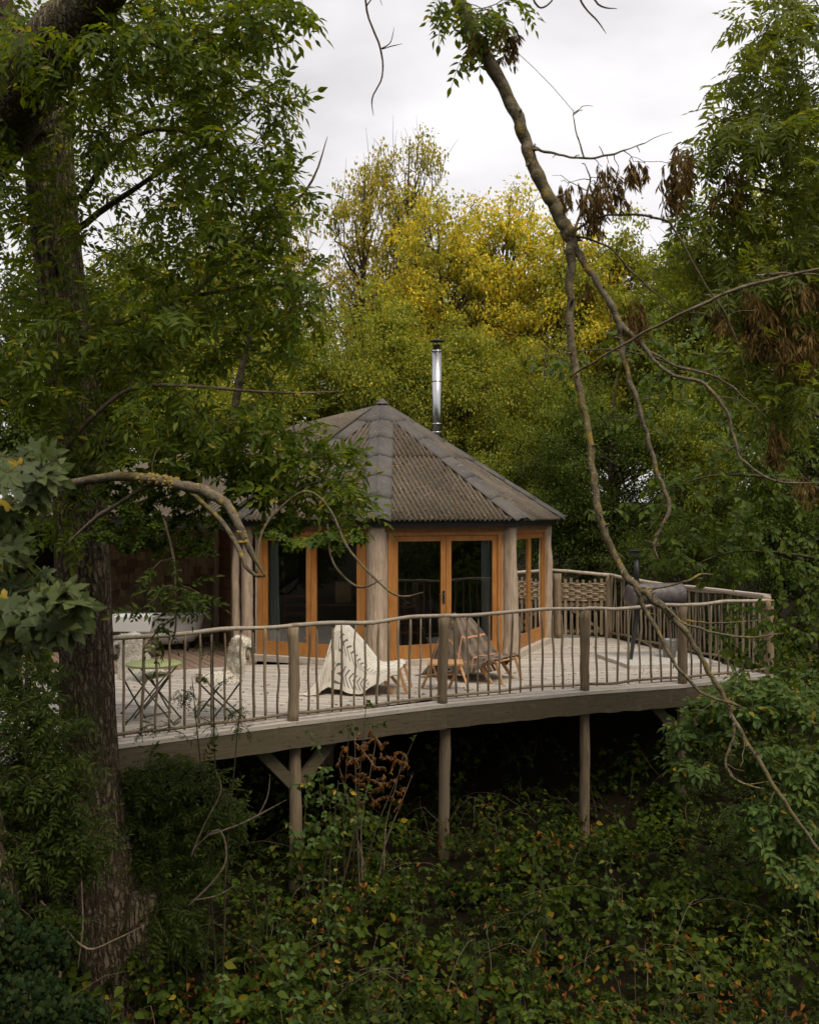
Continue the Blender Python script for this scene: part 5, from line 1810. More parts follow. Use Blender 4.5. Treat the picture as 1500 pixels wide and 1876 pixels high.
T = S.targets([
 (290, 965, 7.5, 150, 50, .5, 56), (200, 860, 7.9, 120, 70, .5, 30), (430, 870, 7.4, 110, 35, .4, 18), (520, 965, 7.0, 60, 22, .3, 12), (620, 990, 6.7, 75, 20, .3, 17), (560, 992, 6.8, 60, 12, .3, 8),
 (300, 1000, 7.6, 110, 22, .4, 16), (370, 830, 7.4, 130, 80, .5, 30), (290, 905, 7.7, 110, 35, .4, 40), (480, 900, 7.4, 70, 40, .4, 14)])
S.grow(T, LD_fmaple)
S.emit(lm, B_fmaple, M['lf_fmaple'], 'leaf', 80, M['twig'])

cr_ = MB()
for i in range(900):
    p, r = random.choice(LIMB)
    if noise.noise(Vector(p) * 5.0) < .12: continue
    p = Vector(p) + Vector((random.uniform(-.02, .02), 0, 0))
    a = random.uniform(0, 6.28); 
    q = p + Vector((math.cos(a) * .4, -abs(math.sin(a)), math.cos(a * 1.7))).normalized() * r * .97
    s_ = random.uniform(.006, .016)
    cr_.add([q + Vector((-s_, 0, -s_ * .6)), q + Vector((s_, 0, -s_ * .5)), q + Vector((s_ * .7, 0, s_)), q + Vector((-s_ * .8, 0, s_ * .7)), q + Vector((0, -s_ * .6, 0))], [(0, 1, 4), (1, 2, 4), (2, 3, 4), (3, 0, 4)])
cr_.build('lichen', M['lichen'], lm, kind='stuff')

# spray with bright leaves in front of the bath
sp = thing('leafy_twig', 'bright green drooping twig with leaves in front of the bathtub', 'twig', P(320, 960, 6.5))
S = Spray(21)
branch([(300, 950, 6.9, 5), (318, 1020, 6.6, 5), (322, 1090, 6.5, 4), (322, 1150, 6.5, 4), (312, 1185, 6.5, 3)], M['twig'], sp, S, 6, 5, 'stem')
branch([(322, 1130, 6.5, 4), (290, 1155, 6.5, 4), (262, 1190, 6.5, 3)], M['twig'], sp, S, 7, 5, 'stem')
T = S.targets([(325, 1095, 6.5, 45, 25, .2, 5), (255, 1115, 6.5, 40, 10, .2, 1), (290, 1165, 6.5, 40, 12, .2, 2), (300, 1060, 6.5, 30, 30, .2, 3)])
S.grow(T, dict(LD_ash, size=.16, reach=.2))
S.emit(sp, B_ash, M['lf_fern'], 'leaf', 300, M['twig'])

# ================================================================== near maple at the left edge
mpt = thing('maple_tree', 'pale grey-green lobed maple leaves close by at the left edge', 'tree', P(-190, 1200, 4.4))
S = Spray(31)
mb = MB(); k = knotty(mb, px_path([(-330, 2300, 4.4, 90), (-300, 1500, 4.4, 80), (-250, 1000, 4.4, 70), (-200, 500, 4.5, 60)]), 8, 12, .05, 6)
mb.build('trunk', M['bark_ash'], mpt, True); S.skeleton(k)
branch([(-250, 1100, 4.3, 22), (-120, 980, 4.1, 14), (-10, 900, 4.0, 10), (90, 850, 3.9, 6)], M['twig'], mpt, S, 1, 7)
branch([(-255, 1180, 4.3, 22), (-100, 1120, 4.1, 14), (20, 1090, 3.95, 9), (120, 1070, 3.9, 6)], M['twig'], mpt, S, 2, 7)
T = S.targets([(20, 850, 4.0, 90, 45, .35, 10), (70, 880, 3.9, 55, 50, .3, 6), (10, 960, 4.0, 60, 60, .35, 7), (40, 1090, 3.9, 110, 70, .35, 16), (120, 1110, 3.9, 60, 45, .25, 8), (10, 1190, 4.0, 60, 50, .3, 6), (-40, 1020, 4.1, 60, 120, .4, 9), (10, 1010, 3.9, 50, 30, .3, 5)])
S.grow(T, LD_maple, seg=.1)
S.emit(mpt, B_maple, M['lf_maple'], 'leaf', 300, M['twig'])

# ================================================================== bare hanging branch
hb = thing('hanging_branch', 'long bare lichened branch drooping in front of the deck on the right', 'branch', P(840, 0, 6.3))
Dh = 6.3
main = [(560, -330, 5.9, 46), (700, -230, 6.0, 42), (790, -110, 6.2, 36), (838, 0, Dh, 31), (872, 70, Dh, 29), (912, 140, Dh, 29), (948, 215, Dh, 30), (972, 290, Dh, 30), (1000, 350, Dh, 30), (1030, 405, Dh, 32), (1045, 445, Dh, 26), (1044, 520, Dh, 19), (1045, 620, 6.3, 19), (1058, 700, 6.25, 17), (1078, 800, 6.2, 16), (1088, 880, 6.15, 16), (1098, 945, 6.1, 18), (1120, 1005, 6.1, 17), (1148, 1058, 6.05, 17), (1180, 1085, 6.0, 17), (1225, 1125, 6.0, 15), (1262, 1168, 5.95, 13), (1295, 1225, 5.9, 12), (1325, 1278, 5.9, 12), (1348, 1328, 5.85, 10), (1390, 1395, 5.8, 10), (1430, 1460, 5.75, 9), (1470, 1518, 5.7, 8), (1530, 1600, 5.65, 6)]
main = [(a, b_, d, w * .77) for a, b_, d, w in main]
mb = MB(); kmain = knobbly(mb, px_path(main), 2.2, 14)
hb_main = mb.build('stem', M['bark_branch'], hb, True)
HB = []
def hbr(pts, seed, n=8, mat='bark_branch'):
    pts = [q[:3] + (q[3] * .82,) for q in pts]; pts[-1] = pts[-1][:3] + (pts[-1][3] * .4,)
    mbx = MB(); k = knobbly(mbx, px_path(pts), seed * 3.1, n); mbx.build('side_branch', M[mat], hb, True); HB.extend(k); return k
hbr([(1034, 420, 6.3, 24), (1062, 470, 6.3, 17), (1095, 520, 6.25, 15), (1128, 575, 6.2, 14), (1137, 620, 6.2, 14), (1146, 670, 6.15, 12), (1166, 735, 6.1, 10), (1185, 800, 6.1, 9), (1205, 870, 6.05, 8), (1226, 930, 6.0, 9), (1208, 968, 6.0, 7), (1197, 1000, 6.0, 7), (1205, 1026, 6.0, 5)], 3, 9, 'bark_lichen')
hbr([(1137, 595, 6.2, 12), (1180, 640, 6.1, 9), (1225, 683, 6.0, 8), (1290, 705, 5.95, 8), (1330, 755, 5.9, 7), (1342, 800, 5.9, 7), (1362, 845, 5.85, 6), (1420, 880, 5.8, 5), (1510, 884, 5.8, 4)], 4, 7, 'bark_lichen')
hbr([(1180, 640, 6.1, 6), (1245, 672, 6.0, 6), (1310, 690, 5.95, 6), (1360, 725, 5.9, 5), (1405, 765, 5.9, 4)], 5, 6)
hbr([(1165, 1078, 6.0, 12), (1182, 1120, 6.0, 11), (1215, 1180, 5.95, 9), (1245, 1228, 5.9, 8), (1290, 1272, 5.9, 7), (1340, 1288, 5.85, 7), (1357, 1296, 5.85, 4)], 6, 8)
hbr([(1185, 1085, 6.0, 8), (1215, 1108, 6.0, 7), (1250, 1140, 5.9, 5), (1310, 1160, 5.8, 5), (1370, 1168, 5.75, 5), (1434, 1160, 5.7, 4)], 7, 7, 'bark_lichen')
hbr([(1168, 1080, 6.0, 5), (1210, 1076, 6.0, 5), (1255, 1065, 5.9, 5), (1285, 1052, 5.9, 5), (1307, 1053, 5.9, 3)], 8, 6)
hbr([(1255, 1137, 5.9, 4), (1310, 1141, 5.85, 4), (1400, 1136, 5.8, 3)], 9, 6, 'bark_lichen')
hbr([(1345, 1325, 5.85, 8), (1340, 1360, 5.85, 7), (1328, 1398, 5.85, 6), (1350, 1430, 5.8, 5), (1402, 1447, 5.8, 4)], 10, 7)
hbr([(975, 270, 6.3, 7), (1020, 283, 6.3, 5), (1075, 290, 6.25, 5), (1130, 280, 6.2, 4), (1178, 262, 6.2, 3)], 11, 6)
hbr([(1070, 290, 6.25, 4), (1052, 230, 6.25, 3), (1050, 200, 6.25, 2)], 12, 5)
hbr([(1046, 440, 6.3, 7), (1065, 380, 6.3, 5), (1080, 330, 6.3, 4), (1070, 300, 6.3, 3)], 13, 6)
hbr([(1045, 430, 6.3, 6), (1090, 400, 6.25, 5), (1150, 393, 6.2, 5), (1215, 403, 6.15, 5), (1240, 430, 6.1, 5), (1290, 520, 6.0, 5), (1340, 600, 5.95, 4), (1370, 700, 5.9, 4)], 14, 6, 'twig')
hbr([(1050, 432, 6.3, 6), (1110, 450, 6.2, 5), (1160, 500, 6.2, 5), (1230, 560, 6.1, 4), (1300, 578, 6.0, 3)], 15, 6, 'twig')
hbr([(1045, 690, 6.25, 5), (1100, 655, 6.0, 5), (1180, 610, 5.8, 6), (1280, 560, 5.6, 7), (1380, 520, 5.5, 8), (1560, 480, 5.4, 9)], 16, 7, 'twig_pale')
hbr([(1385, 505, 5.5, 5), (1440, 500, 5.5, 5), (1520, 505, 5.5, 4)], 17, 6, 'twig_pale')
for (x, y) in ((1252, 1118), (1320, 1170), (1455, 1455), (1268, 1108)):
    pass
# knobs and snapped twigs on the stems
kn = MB()
for i in range(110):
    p, r = random.choice(kmain + HB)
    d = Vector((random.uniform(-1, 1), random.uniform(-1, .3), random.uniform(-.6, 1))).normalized()
    l = random.uniform(.02, .07) + r
    kn.tube([p, p + d * l * .6, p + d * l + Vector((0, 0, -.01))], [max(.004, r * .45), max(.003, r * .3), .0025], 5)
for i in range(46):
    p, r = random.choice(kmain[60:] + HB)
    d = Vector((random.uniform(-1, 1), random.uniform(-.5, .5), random.uniform(-.9, .5))).normalized()
    L_ = random.uniform(.08, .30); q = p; pts = [p]; 
    for _ in range(4):
        d = (d + Vector((random.gauss(0, .25), random.gauss(0, .2), random.gauss(0, .25) - .05))).normalized(); q = q + d * L_ / 4; pts.append(q)
    kn.tube(pts, [.0035, .003, .0026, .002, .0012], 4, caps=False)
kn.build('twig_stubs', M['bark_branch'], hb, True, kind='stuff')
# leaves round the top of the branch
S = Spray(41); S.skeleton(kmain[12:30])
T = S.targets([(880, 10, 6.3, 90, 26, .3, 9), (795, 5, 6.3, 40, 14, .2, 3), (900, 60, 6.3, 40, 14, .2, 2), (865, 80, 6.3, 20, 20, .2, 1)])
S.grow(T, dict(LD_ash, size=.19, down=.8, reach=.22))
S.emit(hb, B_ash, M['lf_ash'], 'leaf', 200, M['twig'])
# bunches of brown seeds hanging from the side twigs
S = Spray(42); S.skeleton(HB)
T = S.targets([(1030, 335, 6.3, 28, 10, .1, 3), (1082, 350, 6.25, 26, 40, .15, 7), (1120, 320, 6.2, 40, 35, .2, 7), (1172, 300, 6.15, 22, 12, .1, 6), (1250, 290, 6.1, 50, 30, .2, 8), (1240, 340, 6.1, 30, 25, .2, 5), (1080, 385, 6.25, 20, 14, .1, 5), (1165, 560, 6.1, 60, 30, .2, 5), (1080, 515, 6.3, 8, 8, .1, 1), (925, 60, 6.3, 25, 25, .2, 5), (880, 50, 6.3, 25, 15, .2, 3)])
S.grow(T, dict(size=.17, var=.3, step=.05, reach=.08, pair=False, out=.25, down=2.2, fwd=.1, nj=.8), rt=.0022)
S.emit(hb, B_keys, M['lf_keys'], 'seed_bunch', 120, M['twig'])

# thin twigs hanging in from the top edge
tg = thing('dangling_twig', 'thin bare twig hanging from the top edge in front of the sky', 'twig', P(670, -40, 6.2))
for i, pts in enumerate([[(668, -60, 6.2, 5), (672, 20, 6.2, 4), (697, 90, 6.2, 4), (700, 140, 6.2, 3), (682, 180, 6.2, 3), (684, 212, 6.2, 2)], [(672, 10, 6.2, 3), (690, -10, 6.2, 2), (700, 10, 6.2, 2)], [(697, 90, 6.2, 3), (715, 78, 6.2, 2), (722, 50, 6.2, 2)], [(700, 90, 6.2, 2), (720, 84, 6.2, 2), (738, 80, 6.2, 1.5)]]):
    branch(pts, M['twig'], tg, None, 50 + i, 5, 'twig')
tg = thing('dangling_twig', 'two thin bare twigs reaching down from the top edge right of the big branch', 'twig', P(1050, -40, 6.2))
for i, pts in enumerate([[(1055, -40, 6.2, 5), (1065, 5, 6.2, 4), (1095, 40, 6.2, 3), (1110, 62, 6.2, 2)], [(1070, -40, 6.2, 4), (1095, 8, 6.2, 4), (1130, 16, 6.2, 3)], [(960, -40, 6.2, 4), (985, 12, 6.2, 4), (1010, 2, 6.2, 3), (1020, -30, 6.2, 3)]]):
    branch(pts, M['twig'], tg, None, 60 + i, 5, 'twig')

# ================================================================== ash hanging in on the right
ar = thing('ash_tree', 'ash tree at the upper right with long drooping leaflets against the sky', 'tree', (5.2, 8.6, ground_z(5.2, 8.6)))
S = Spray(51)
mb = MB(); k = knotty(mb, [(Vector((5.4, 8.8, ground_z(5.4, 8.8) - .3)), .2), (Vector((5.3, 8.7, 2)), .17), (Vector((5.2, 8.6, 5)), .13), (Vector((4.9, 8.4, 8)), .08)], 8, 14, .05, 2)
mb.build('trunk', M['bark_ash'], ar, True); S.skeleton(k)
branch([(1800, 470, 8.4, 18), (1640, 420, 8.2, 13), (1500, 370, 8.0, 10), (1400, 350, 7.8, 8), (1310, 320, 7.7, 7), (1230, 290, 7.6, 4)], M['twig'], ar, S, 1, 7)
branch([(1800, 200, 8.5, 20), (1620, 120, 8.2, 14), (1480, 80, 8.0, 9), (1400, 60, 7.9, 6)], M['twig'], ar, S, 2, 7)
branch([(1800, 700, 8.4, 18), (1650, 560, 8.2, 13), (1520, 440, 8.0, 9), (1440, 500, 7.9, 8), (1330, 560, 7.8, 5)], M['twig'], ar, S, 3, 7)
branch([(1800, 820, 8.2, 16), (1620, 720, 8.0, 11), (1480, 660, 7.8, 8), (1380, 700, 7.6, 5)], M['twig'], ar, S, 4, 7)
T = S.targets([(1450, 70, 7.8, 90, 110, .7, 44), (1410, 200, 7.7, 110, 90, .7, 40), (1500, 280, 7.9, 110, 130, .8, 50), (1350, 240, 7.5, 60, 60, .4, 16), (1400, 400, 7.7, 120, 90, .7, 36), (1300, 370, 7.5, 60, 70, .4, 10), (1480, 530, 7.8, 100, 100, .7, 46), (1350, 520, 7.6, 90, 70, .6, 26), (1440, 680, 7.6, 110, 80, .6, 40), (1270, 470, 7.6, 40, 50, .4, 8), (1290, 270, 7.4, 28, 20, .2, 3)])
S.grow(T, LD_ashR)
S.emit(ar, B_ashlong, M['lf_ashR'], 'leaf', 300, M['twig'])
S.leaf = []
T = S.targets([(1300, 330, 7.3, 60, 40, .2, 7), (1370, 570, 7.2, 60, 45, .3, 14), (1440, 610, 7.2, 70, 45, .3, 20), (1480, 520, 7.2, 50, 25, .3, 10), (1420, 800, 7.2, 25, 25, .2, 5), (1470, 880, 7.2, 25, 15, .2, 3)])
S.grow(T, dict(size=.20, var=.3, step=.05, reach=.12, pair=False, out=.4, down=1.8, fwd=.1, nj=.8), rt=.002)
S.emit(ar, B_keys, M['lf_keys'], 'seed_bunch', 100, M['twig'])

# ================================================================== hazel and elm leaves on the right, middle distance
hz = thing('hazel_tree', 'broad-leaved green tree filling the right side above the grill', 'tree', (5.9, 12.2, ground_z(5.9, 12.2)))
S = Spray(61)
mb = MB(); k = knotty(mb, [(Vector((6.1, 12.4, ground_z(6.1, 12.4) - .3)), .16), (Vector((5.9, 12.2, 2)), .13), (Vector((5.4, 12.3, 4.2)), .10), (Vector((4.9, 12.0, 6.0)), .06)], 8, 12, .05, 2)
mb.build('trunk', M['bark_ash'], hz, True); S.skeleton(k)
branch([(1560, 790, 12, 10), (1400, 720, 11.4, 7), (1250, 672, 11, 5), (1120, 640, 10.6, 3), (980, 655, 10.2, 2)], M['twig'], hz, S, 1, 7)
branch([(1600, 930, 12, 10), (1440, 880, 11.6, 7), (1300, 872, 11.4, 4), (1190, 915, 11.2, 2)], M['twig'], hz, S, 2, 7)
branch([(1620, 1060, 12.2, 9), (1480, 1020, 11.8, 6), (1350, 1010, 11.6, 4), (1270, 1035, 11.4, 2)], M['twig'], hz, S, 3, 7)
T = S.targets([(1220, 650, 10.8, 150, 80, .8, 60), (1020, 665, 10.3, 60, 22, .4, 16), (1110, 750, 10.9, 90, 50, .6, 18), (1300, 760, 11.2, 150, 90, .9, 76), (1430, 860, 11.6, 120, 110, .9, 70), (1290, 900, 11.4, 120, 70, .8, 54), (1180, 940, 11.2, 60, 30, .5, 12), (1080, 935, 10.9, 30, 8, .2, 3),
 (1260, 1010, 11.5, 90, 40, .6, 34), (1400, 1010, 11.7, 110, 60, .7, 60), (1470, 1110, 12.0, 80, 90, .6, 54), (1370, 1140, 12.6, 70, 50, .4, 36), (1410, 1220, 12.4, 70, 60, .4, 34), (1340, 1200, 12.9, 45, 28, .3, 12), (1300, 1055, 12.0, 60, 25, .3, 12)])
S.grow(T, LD_hazel)
S.emit(hz, B_broad, M['lf_hazel'], 'leaf', 300, M['twig'])

# shrub below the deck corner
el = thing('elder_shrub', 'leafy elder shrub below the right corner of the deck', 'shrub', (4.0, 10.4, ground_z(4.0, 10.4)))
S = Spray(71)
for q, (a, b_) in enumerate([(1290, 1400), (1360, 1330), (1440, 1350), (1500, 1300)]):
    branch([(1480 + q * 20, 1830, 10.4, 12), (1450 + q * 16, 1620, 10.3, 9), ((a + 1460) / 2, (b_ + 1480) / 2, 10.1, 7), (a, b_, 9.9, 4)], M['twig'], el, S, q, 6, 'stem')
T = S.targets([(1290, 1330, 9.9, 62, 40, .4, 22), (1350, 1290, 10.0, 80, 40, .5, 26), (1260, 1390, 9.8, 30, 34, .3, 9), (1440, 1300, 10.1, 80, 60, .5, 34), (1440, 1400, 9.9, 80, 50, .5, 34), (1490, 1480, 9.8, 60, 60, .5, 18), (1420, 1260, 10.3, 80, 40, .5, 20), (1450, 1560, 9.7, 80, 90, .5, 34), (1400, 1480, 9.8, 50, 50, .4, 14)])
S.grow(T, LD_elder)
S.emit(el, B_elder, M['lf_elder'], 'leaf', 300, M['twig'])

# saplings and ferny growth round the trunk
def shrub(name, label, cat, base, stems, zones, LD, bases, mat, seed, singles=150, tm='twig'):
    x, y = base
    t = thing(name, label, cat, (x, y, ground_z(x, y)))
    S = Spray(seed)
    for q, (px, py, D) in enumerate(stems):
        tip = P(px, py, D); b0 = Vector((x + random.uniform(-.12, .12), y + random.uniform(-.12, .12), ground_z(x, y) - .1))
        mid = b0.lerp(tip, .5) + Vector((random.uniform(-.1, .1), random.uniform(-.1, .1), .15))
        mbx = MB(); k = knotty(mbx, [(b0, .012), (b0.lerp(mid, .6), .010), (mid, .008), (mid.lerp(tip, .6), .006), (tip, .003)], 5, 6, .1, seed + q)
        mbx.build('stem', M[tm], t, True); S.skeleton(k)
    S.grow(S.targets(zones), LD)
    S.emit(t, bases, M[mat], 'leaf', singles, M[tm])
    return t
shrub('ash_sapling', 'ferny green sapling in the angle between the big trunk and the deck beam', 'sapling', (PX(330, 9.2), 9.2), [(300, 1400, 9.1), (360, 1390, 9.1), (400, 1420, 9.2)],
      [(320, 1420, 9.1, 100, 40, .4, 34), (370, 1500, 9.1, 90, 60, .4, 34), (270, 1480, 9.0, 60, 90, .3, 26), (320, 1590, 8.9, 90, 60, .4, 26), (300, 1700, 8.7, 90, 60, .4, 26)], LD_fern, B_fern, 'lf_fern', 81)
shrub('thin_sapling', 'very thin sapling with sparse small leaves in front of the left railing', 'sapling', (PX(385, 9.0), 9.0), [(390, 1160, 8.7), (352, 1240, 8.7), (440, 1290, 8.8)],
      [(392, 1180, 8.7, 30, 20, .1, 3), (380, 1260, 8.7, 60, 45, .2, 6), (430, 1300, 8.7, 50, 40, .2, 5), (340, 1290, 8.7, 50, 40, .2, 4), (360, 1340, 8.8, 120, 22, .3, 12)], dict(LD_fern, size=.085, reach=.12), B_fern, 'lf_fern', 82, 150)
shrub('ferny_shrub', 'dark ferny shrub left of and in front of the big trunk', 'shrub', (PX(70, 7.8), 7.8), [(40, 1300, 7.8), (120, 1330, 7.9), (170, 1500, 7.9), (60, 1450, 7.7)],
      [(60, 1330, 7.9, 90, 60, .4, 36), (40, 1250, 8.2, 60, 50, .4, 18), (60, 1440, 7.8, 90, 60, .4, 40), (120, 1500, 7.8, 70, 60, .3, 28), (150, 1560, 7.8, 50, 40, .3, 12), (60, 1570, 7.8, 80, 60, .4, 30), (110, 1400, 7.8, 60, 50, .3, 14), (60, 1680, 7.7, 70, 50, .3, 16)], LD_fern, B_fern, 'lf_fern', 83, 200)
shrub('dark_shrub', 'dark shrub behind the big trunk at the left end of the deck', 'shrub', (PX(-20, 10.2), 10.2), [(20, 1150, 10.2), (60, 1200, 10.2), (-60, 1080, 10.2), (60, 1350, 10)],
      [(20, 1220, 10.2, 100, 90, .5, 60), (-20, 1080, 10.2, 120, 120, .5, 50), (50, 1360, 9.8, 70, 80, .5, 40), (30, 960, 10.2, 90, 90, .5, 40), (50, 1260, 8.9, 75, 55, .3, 44), (30, 1180, 9.1, 80, 50, .3, 26), (90, 1330, 8.7, 45, 35, .2, 14)], LD_hazel, B_broad, 'lf_hazel', 84, 60)
shrub('bramble_bush', 'leafy bramble climbing beside the left support post', 'bush', (PX(590, 10.4), 10.4), [(580, 1400, 10.4), (620, 1430, 10.4), (660, 1460, 10.5), (560, 1480, 10.3)],
      [(590, 1440, 10.4, 50, 45, .3, 30), (640, 1480, 10.4, 60, 45, .3, 30), (570, 1520, 10.2, 60, 40, .3, 26), (560, 1340, 10.7, 5, 5, .1, 1)], dict(LD_hazel, size=.065, reach=.3), B_broad, 'lf_elder', 85, 120)
shrub('dead_plant', 'rust-brown dried plant standing under the deck between two support posts', 'plant', (PX(680, 10.6), 10.6), [(650, 1360, 10.6), (690, 1350, 10.6), (740, 1380, 10.7), (620, 1400, 10.6), (755, 1420, 10.6)],
      [(685, 1400, 10.6, 70, 50, .25, 60), (700, 1460, 10.6, 55, 30, .2, 26), (640, 1390, 10.6, 35, 35, .2, 16), (680, 1345, 10.6, 40, 12, .15, 8)], dict(size=.034, var=.35, step=.022, reach=.26, pair=True, out=.3, down=1.5, fwd=.2, nj=.9), B_curl, 'lf_dead', 86, 300, 'twig_pale')
shrub('climbing_twig', 'small green climbing shoot in front of the deck beam, above the dried plant', 'plant', (PX(640, 10.7), 10.7), [(672, 1275, 10.7), (640, 1330, 10.7), (760, 1350, 10.7)],
      [(640, 1330, 10.7, 25, 18, .1, 5), (672, 1285, 10.7, 14, 12, .1, 3), (690, 1330, 10.7, 30, 8, .1, 3), (760, 1352, 10.7, 14, 6, .1, 3)], dict(LD_hazel, size=.05, reach=.16), B_broad, 'lf_fern', 87, 60)

# stump beside the big trunk and the second trunk at the edge
st = thing('cut_stump', 'sawn stub of an old stem grown against the right foot of the big trunk', 'stump', (PX(262, 8.75), 8.75, ground_z(PX(262, 8.75), 8.75)))
mb = MB(); furrowed(mb, px_path([(250, 1960, 8.8, 110), (256, 1780, 8.75, 82), (262, 1690, 8.7, 62), (264, 1634, 8.7, 52)]), 48, 8, .07, 7)
mb.build('stub', M['bark_ash'], st, True)
tk = thing('leaning_trunk', 'leaning bark-covered trunk cut off by the left edge near the ivy', 'tree', (PX(10, 7.6), 7.6, ground_z(PX(10, 7.6), 7.6)))
mb = MB(); furrowed(mb, px_path([(30, 1950, 7.6, 80), (8, 1700, 7.6, 66), (-12, 1560, 7.6, 60), (-70, 1350, 7.6, 56), (-200, 1000, 7.6, 50)]), 40, 8, .04, 17)
mb.build('trunk', M['bark_ash'], tk, True)

# ivy heap in the lower left corner
iv = thing('ivy', 'dark glossy ivy heap in the lower left corner', 'ivy', (PX(40, 7.0), 7.0, ground_z(PX(40, 7), 7)))
rg = np.random.default_rng(5); pos = []; 
ivd = []
for (px, py, D, rx, ry, rd, n_) in [(40, 1850, 7.0, 100, 80, .5, 1700), (50, 1740, 7.2, 75, 60, .4, 900), (150, 1860, 7.4, 50, 40, .3, 400), (-10, 1700, 7.1, 50, 90, .3, 500)]:
    q = nrmz(rg.normal(0, 1, (n_, 3))) * rg.uniform(.8, 1.04, (n_, 1))
    q[:, 2] = -np.abs(q[:, 2])
    for a in q:
        pos.append(tuple(P(px + a[0] * rx, py + a[1] * ry, D + a[2] * rd)))
        ivd.append((a[0] * .5, -abs(a[2]) * .8 - .2, -a[1] * .5 + .5))
pos = np.array(pos); nr = np.array(ivd) + rg.normal(0, .25, (len(pos), 3)); dr = rg.normal(0, .5, (len(pos), 3)) + np.array((0, 0, -1.0))
sc = rg.uniform(.03, .058, len(pos))
S = Spray(0); S.leaf = [(pos[i], dr[i], nr[i], sc[i]) for i in range(len(pos))]
S.emit(iv, B_ivy, M['lf_ivy'], 'leaf', 300)

# ================================================================== undergrowth
def under_h(x, y):
    b_ = noise.noise(Vector((x * .55, y * .55, 11))) * .6 + noise.noise(Vector((x * 1.5, y * 1.5, 4))) * .55 + noise.noise(Vector((x * 3.6, y * 3.6, 4))) * .28
    return max(0.02, .42 + b_ * .75)
rg = np.random.default_rng(77)
NB = 36000
pos = np.zeros((NB, 3)); nr = np.zeros((NB, 3)); n_ok = 0
fxs = [p[0] for p in FR]; fys = [p[1] for p in FR]
YM = [(5.6, 16.5)]
while n_ok < NB:
    if n_ok % 5 == 0: y = rg.uniform(12.0, 19); x = rg.uniform(3.2, 9.5)
    else: y = 5.6 + 10 * rg.random() ** 1.15; x = rg.uniform(-.48, .50) * y * 1.02 + rg.uniform(-.4, .4)
    under = (x < 5.2 and y > np.interp(x, fxs, fys))
    if under and (y > 14.5 or rg.random() < .55): continue
    cl = noise.noise(Vector((x * 2.3, y * 2.3, 31))) + .5 * noise.noise(Vector((x * 6, y * 6, 31)))
    if cl < -.10 and rg.random() < .86: continue
    h = under_h(x, y)
    d = rg.random() ** 1.7
    z = ground_z(x, y) + h * (1 - .75 * d) + rg.normal(0, .05)
    if under and z > -.75: continue
    e = .1
    gx = (under_h(x + e, y) - h) / e; gy_ = (under_h(x, y + e) - h) / e
    pos[n_ok] = (x, y, z); nr[n_ok] = (-gx * .7, -gy_ * .7 - .35, 1)
    n_ok += 1
nr += rg.normal(0, .42, (NB, 3))
dr = rg.normal(0, 1, (NB, 3)) * np.array((1, 1, .35)) + np.array((0, -.3, -.25))
szn = np.array([.118 + .05 * noise.noise(Vector((p[0] * 1.1, p[1] * 1.1, 60))) for p in pos])
sc = szn * rg.uniform(.55, 1.35, NB)
kd = np.array([noise.noise(Vector((p[0] * .9, p[1] * .9, 90))) + .25 * noise.noise(Vector((p[0] * 3, p[1] * 3, 95))) for p in pos])
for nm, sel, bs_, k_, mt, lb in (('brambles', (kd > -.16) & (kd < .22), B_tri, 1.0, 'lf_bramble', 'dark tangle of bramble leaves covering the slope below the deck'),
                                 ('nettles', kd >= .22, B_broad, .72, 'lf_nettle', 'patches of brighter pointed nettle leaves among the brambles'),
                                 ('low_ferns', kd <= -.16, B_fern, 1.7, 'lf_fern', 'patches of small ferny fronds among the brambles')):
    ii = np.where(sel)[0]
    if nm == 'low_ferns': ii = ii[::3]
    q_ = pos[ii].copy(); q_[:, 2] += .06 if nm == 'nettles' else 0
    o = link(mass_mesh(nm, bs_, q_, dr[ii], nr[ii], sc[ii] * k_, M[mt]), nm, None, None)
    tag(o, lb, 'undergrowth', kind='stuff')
# bramble stems
mb = MB()
for _ in range(360):
    y = 5.8 + 8.5 * random.random(); x = random.uniform(-.46, .48) * y
    z0 = ground_z(x, y) + under_h(x, y) * random.uniform(.4, .95)
    a = random.uniform(0, 6.28); L = random.uniform(.4, 1.2); hgt = random.uniform(.05, .4)
    pts = []
    for i in range(7):
        t = i / 6
        pts.append(Vector((x + math.cos(a) * L * t, y + math.sin(a) * L * t, z0 + hgt * math.sin(math.pi * min(1, t * .9)) - .1 * t)) + Vector((random.uniform(-.02, .02),) * 3))
    mb.tube(pts, [.0027 - .00025 * i for i in range(7)], 3, caps=False)
o = mb.build('bramble_stems', M['twig_pale'], None, kind='stuff')
tag(o, 'thin pale bramble stems arching through the undergrowth', 'undergrowth', kind='stuff')
# dead leaves and stalks in patches
N2 = 950
pos = np.zeros((N2, 3)); k = 0
cent = [(PX(640, 9.8), 9.8, .5), (PX(960, 11.5), 11.5, .6), (PX(1100, 9), 9, .7), (PX(860, 9), 9, .6), (PX(1190, 8), 8, .6), (PX(420, 8.6), 8.6, .5), (PX(1330, 8.2), 8.2, .5), (PX(700, 7.4), 7.4, .6)]
while k < N2:
    c = cent[rg.integers(len(cent))]
    x = c[0] + rg.normal(0, c[2]); y = c[1] + rg.normal(0, c[2] * .7)
    if y < 5.8: continue
    pos[k] = (x, y, ground_z(x, y) + under_h(x, y) * rg.uniform(.75, 1.12)); k += 1
me = mass_mesh('withered_leaves', B_curl, pos, rg.normal(0, .6, (N2, 3)) + np.array((0, 0, -.8)), rg.normal(0, .7, (N2, 3)) + np.array((0, -.3, .5)), rg.uniform(.03, .075, N2), M['lf_dead'])
tag(link(me, 'withered_leaves', None, None), 'withered brown leaves scattered through the brambles', 'withered leaves', kind='stuff')
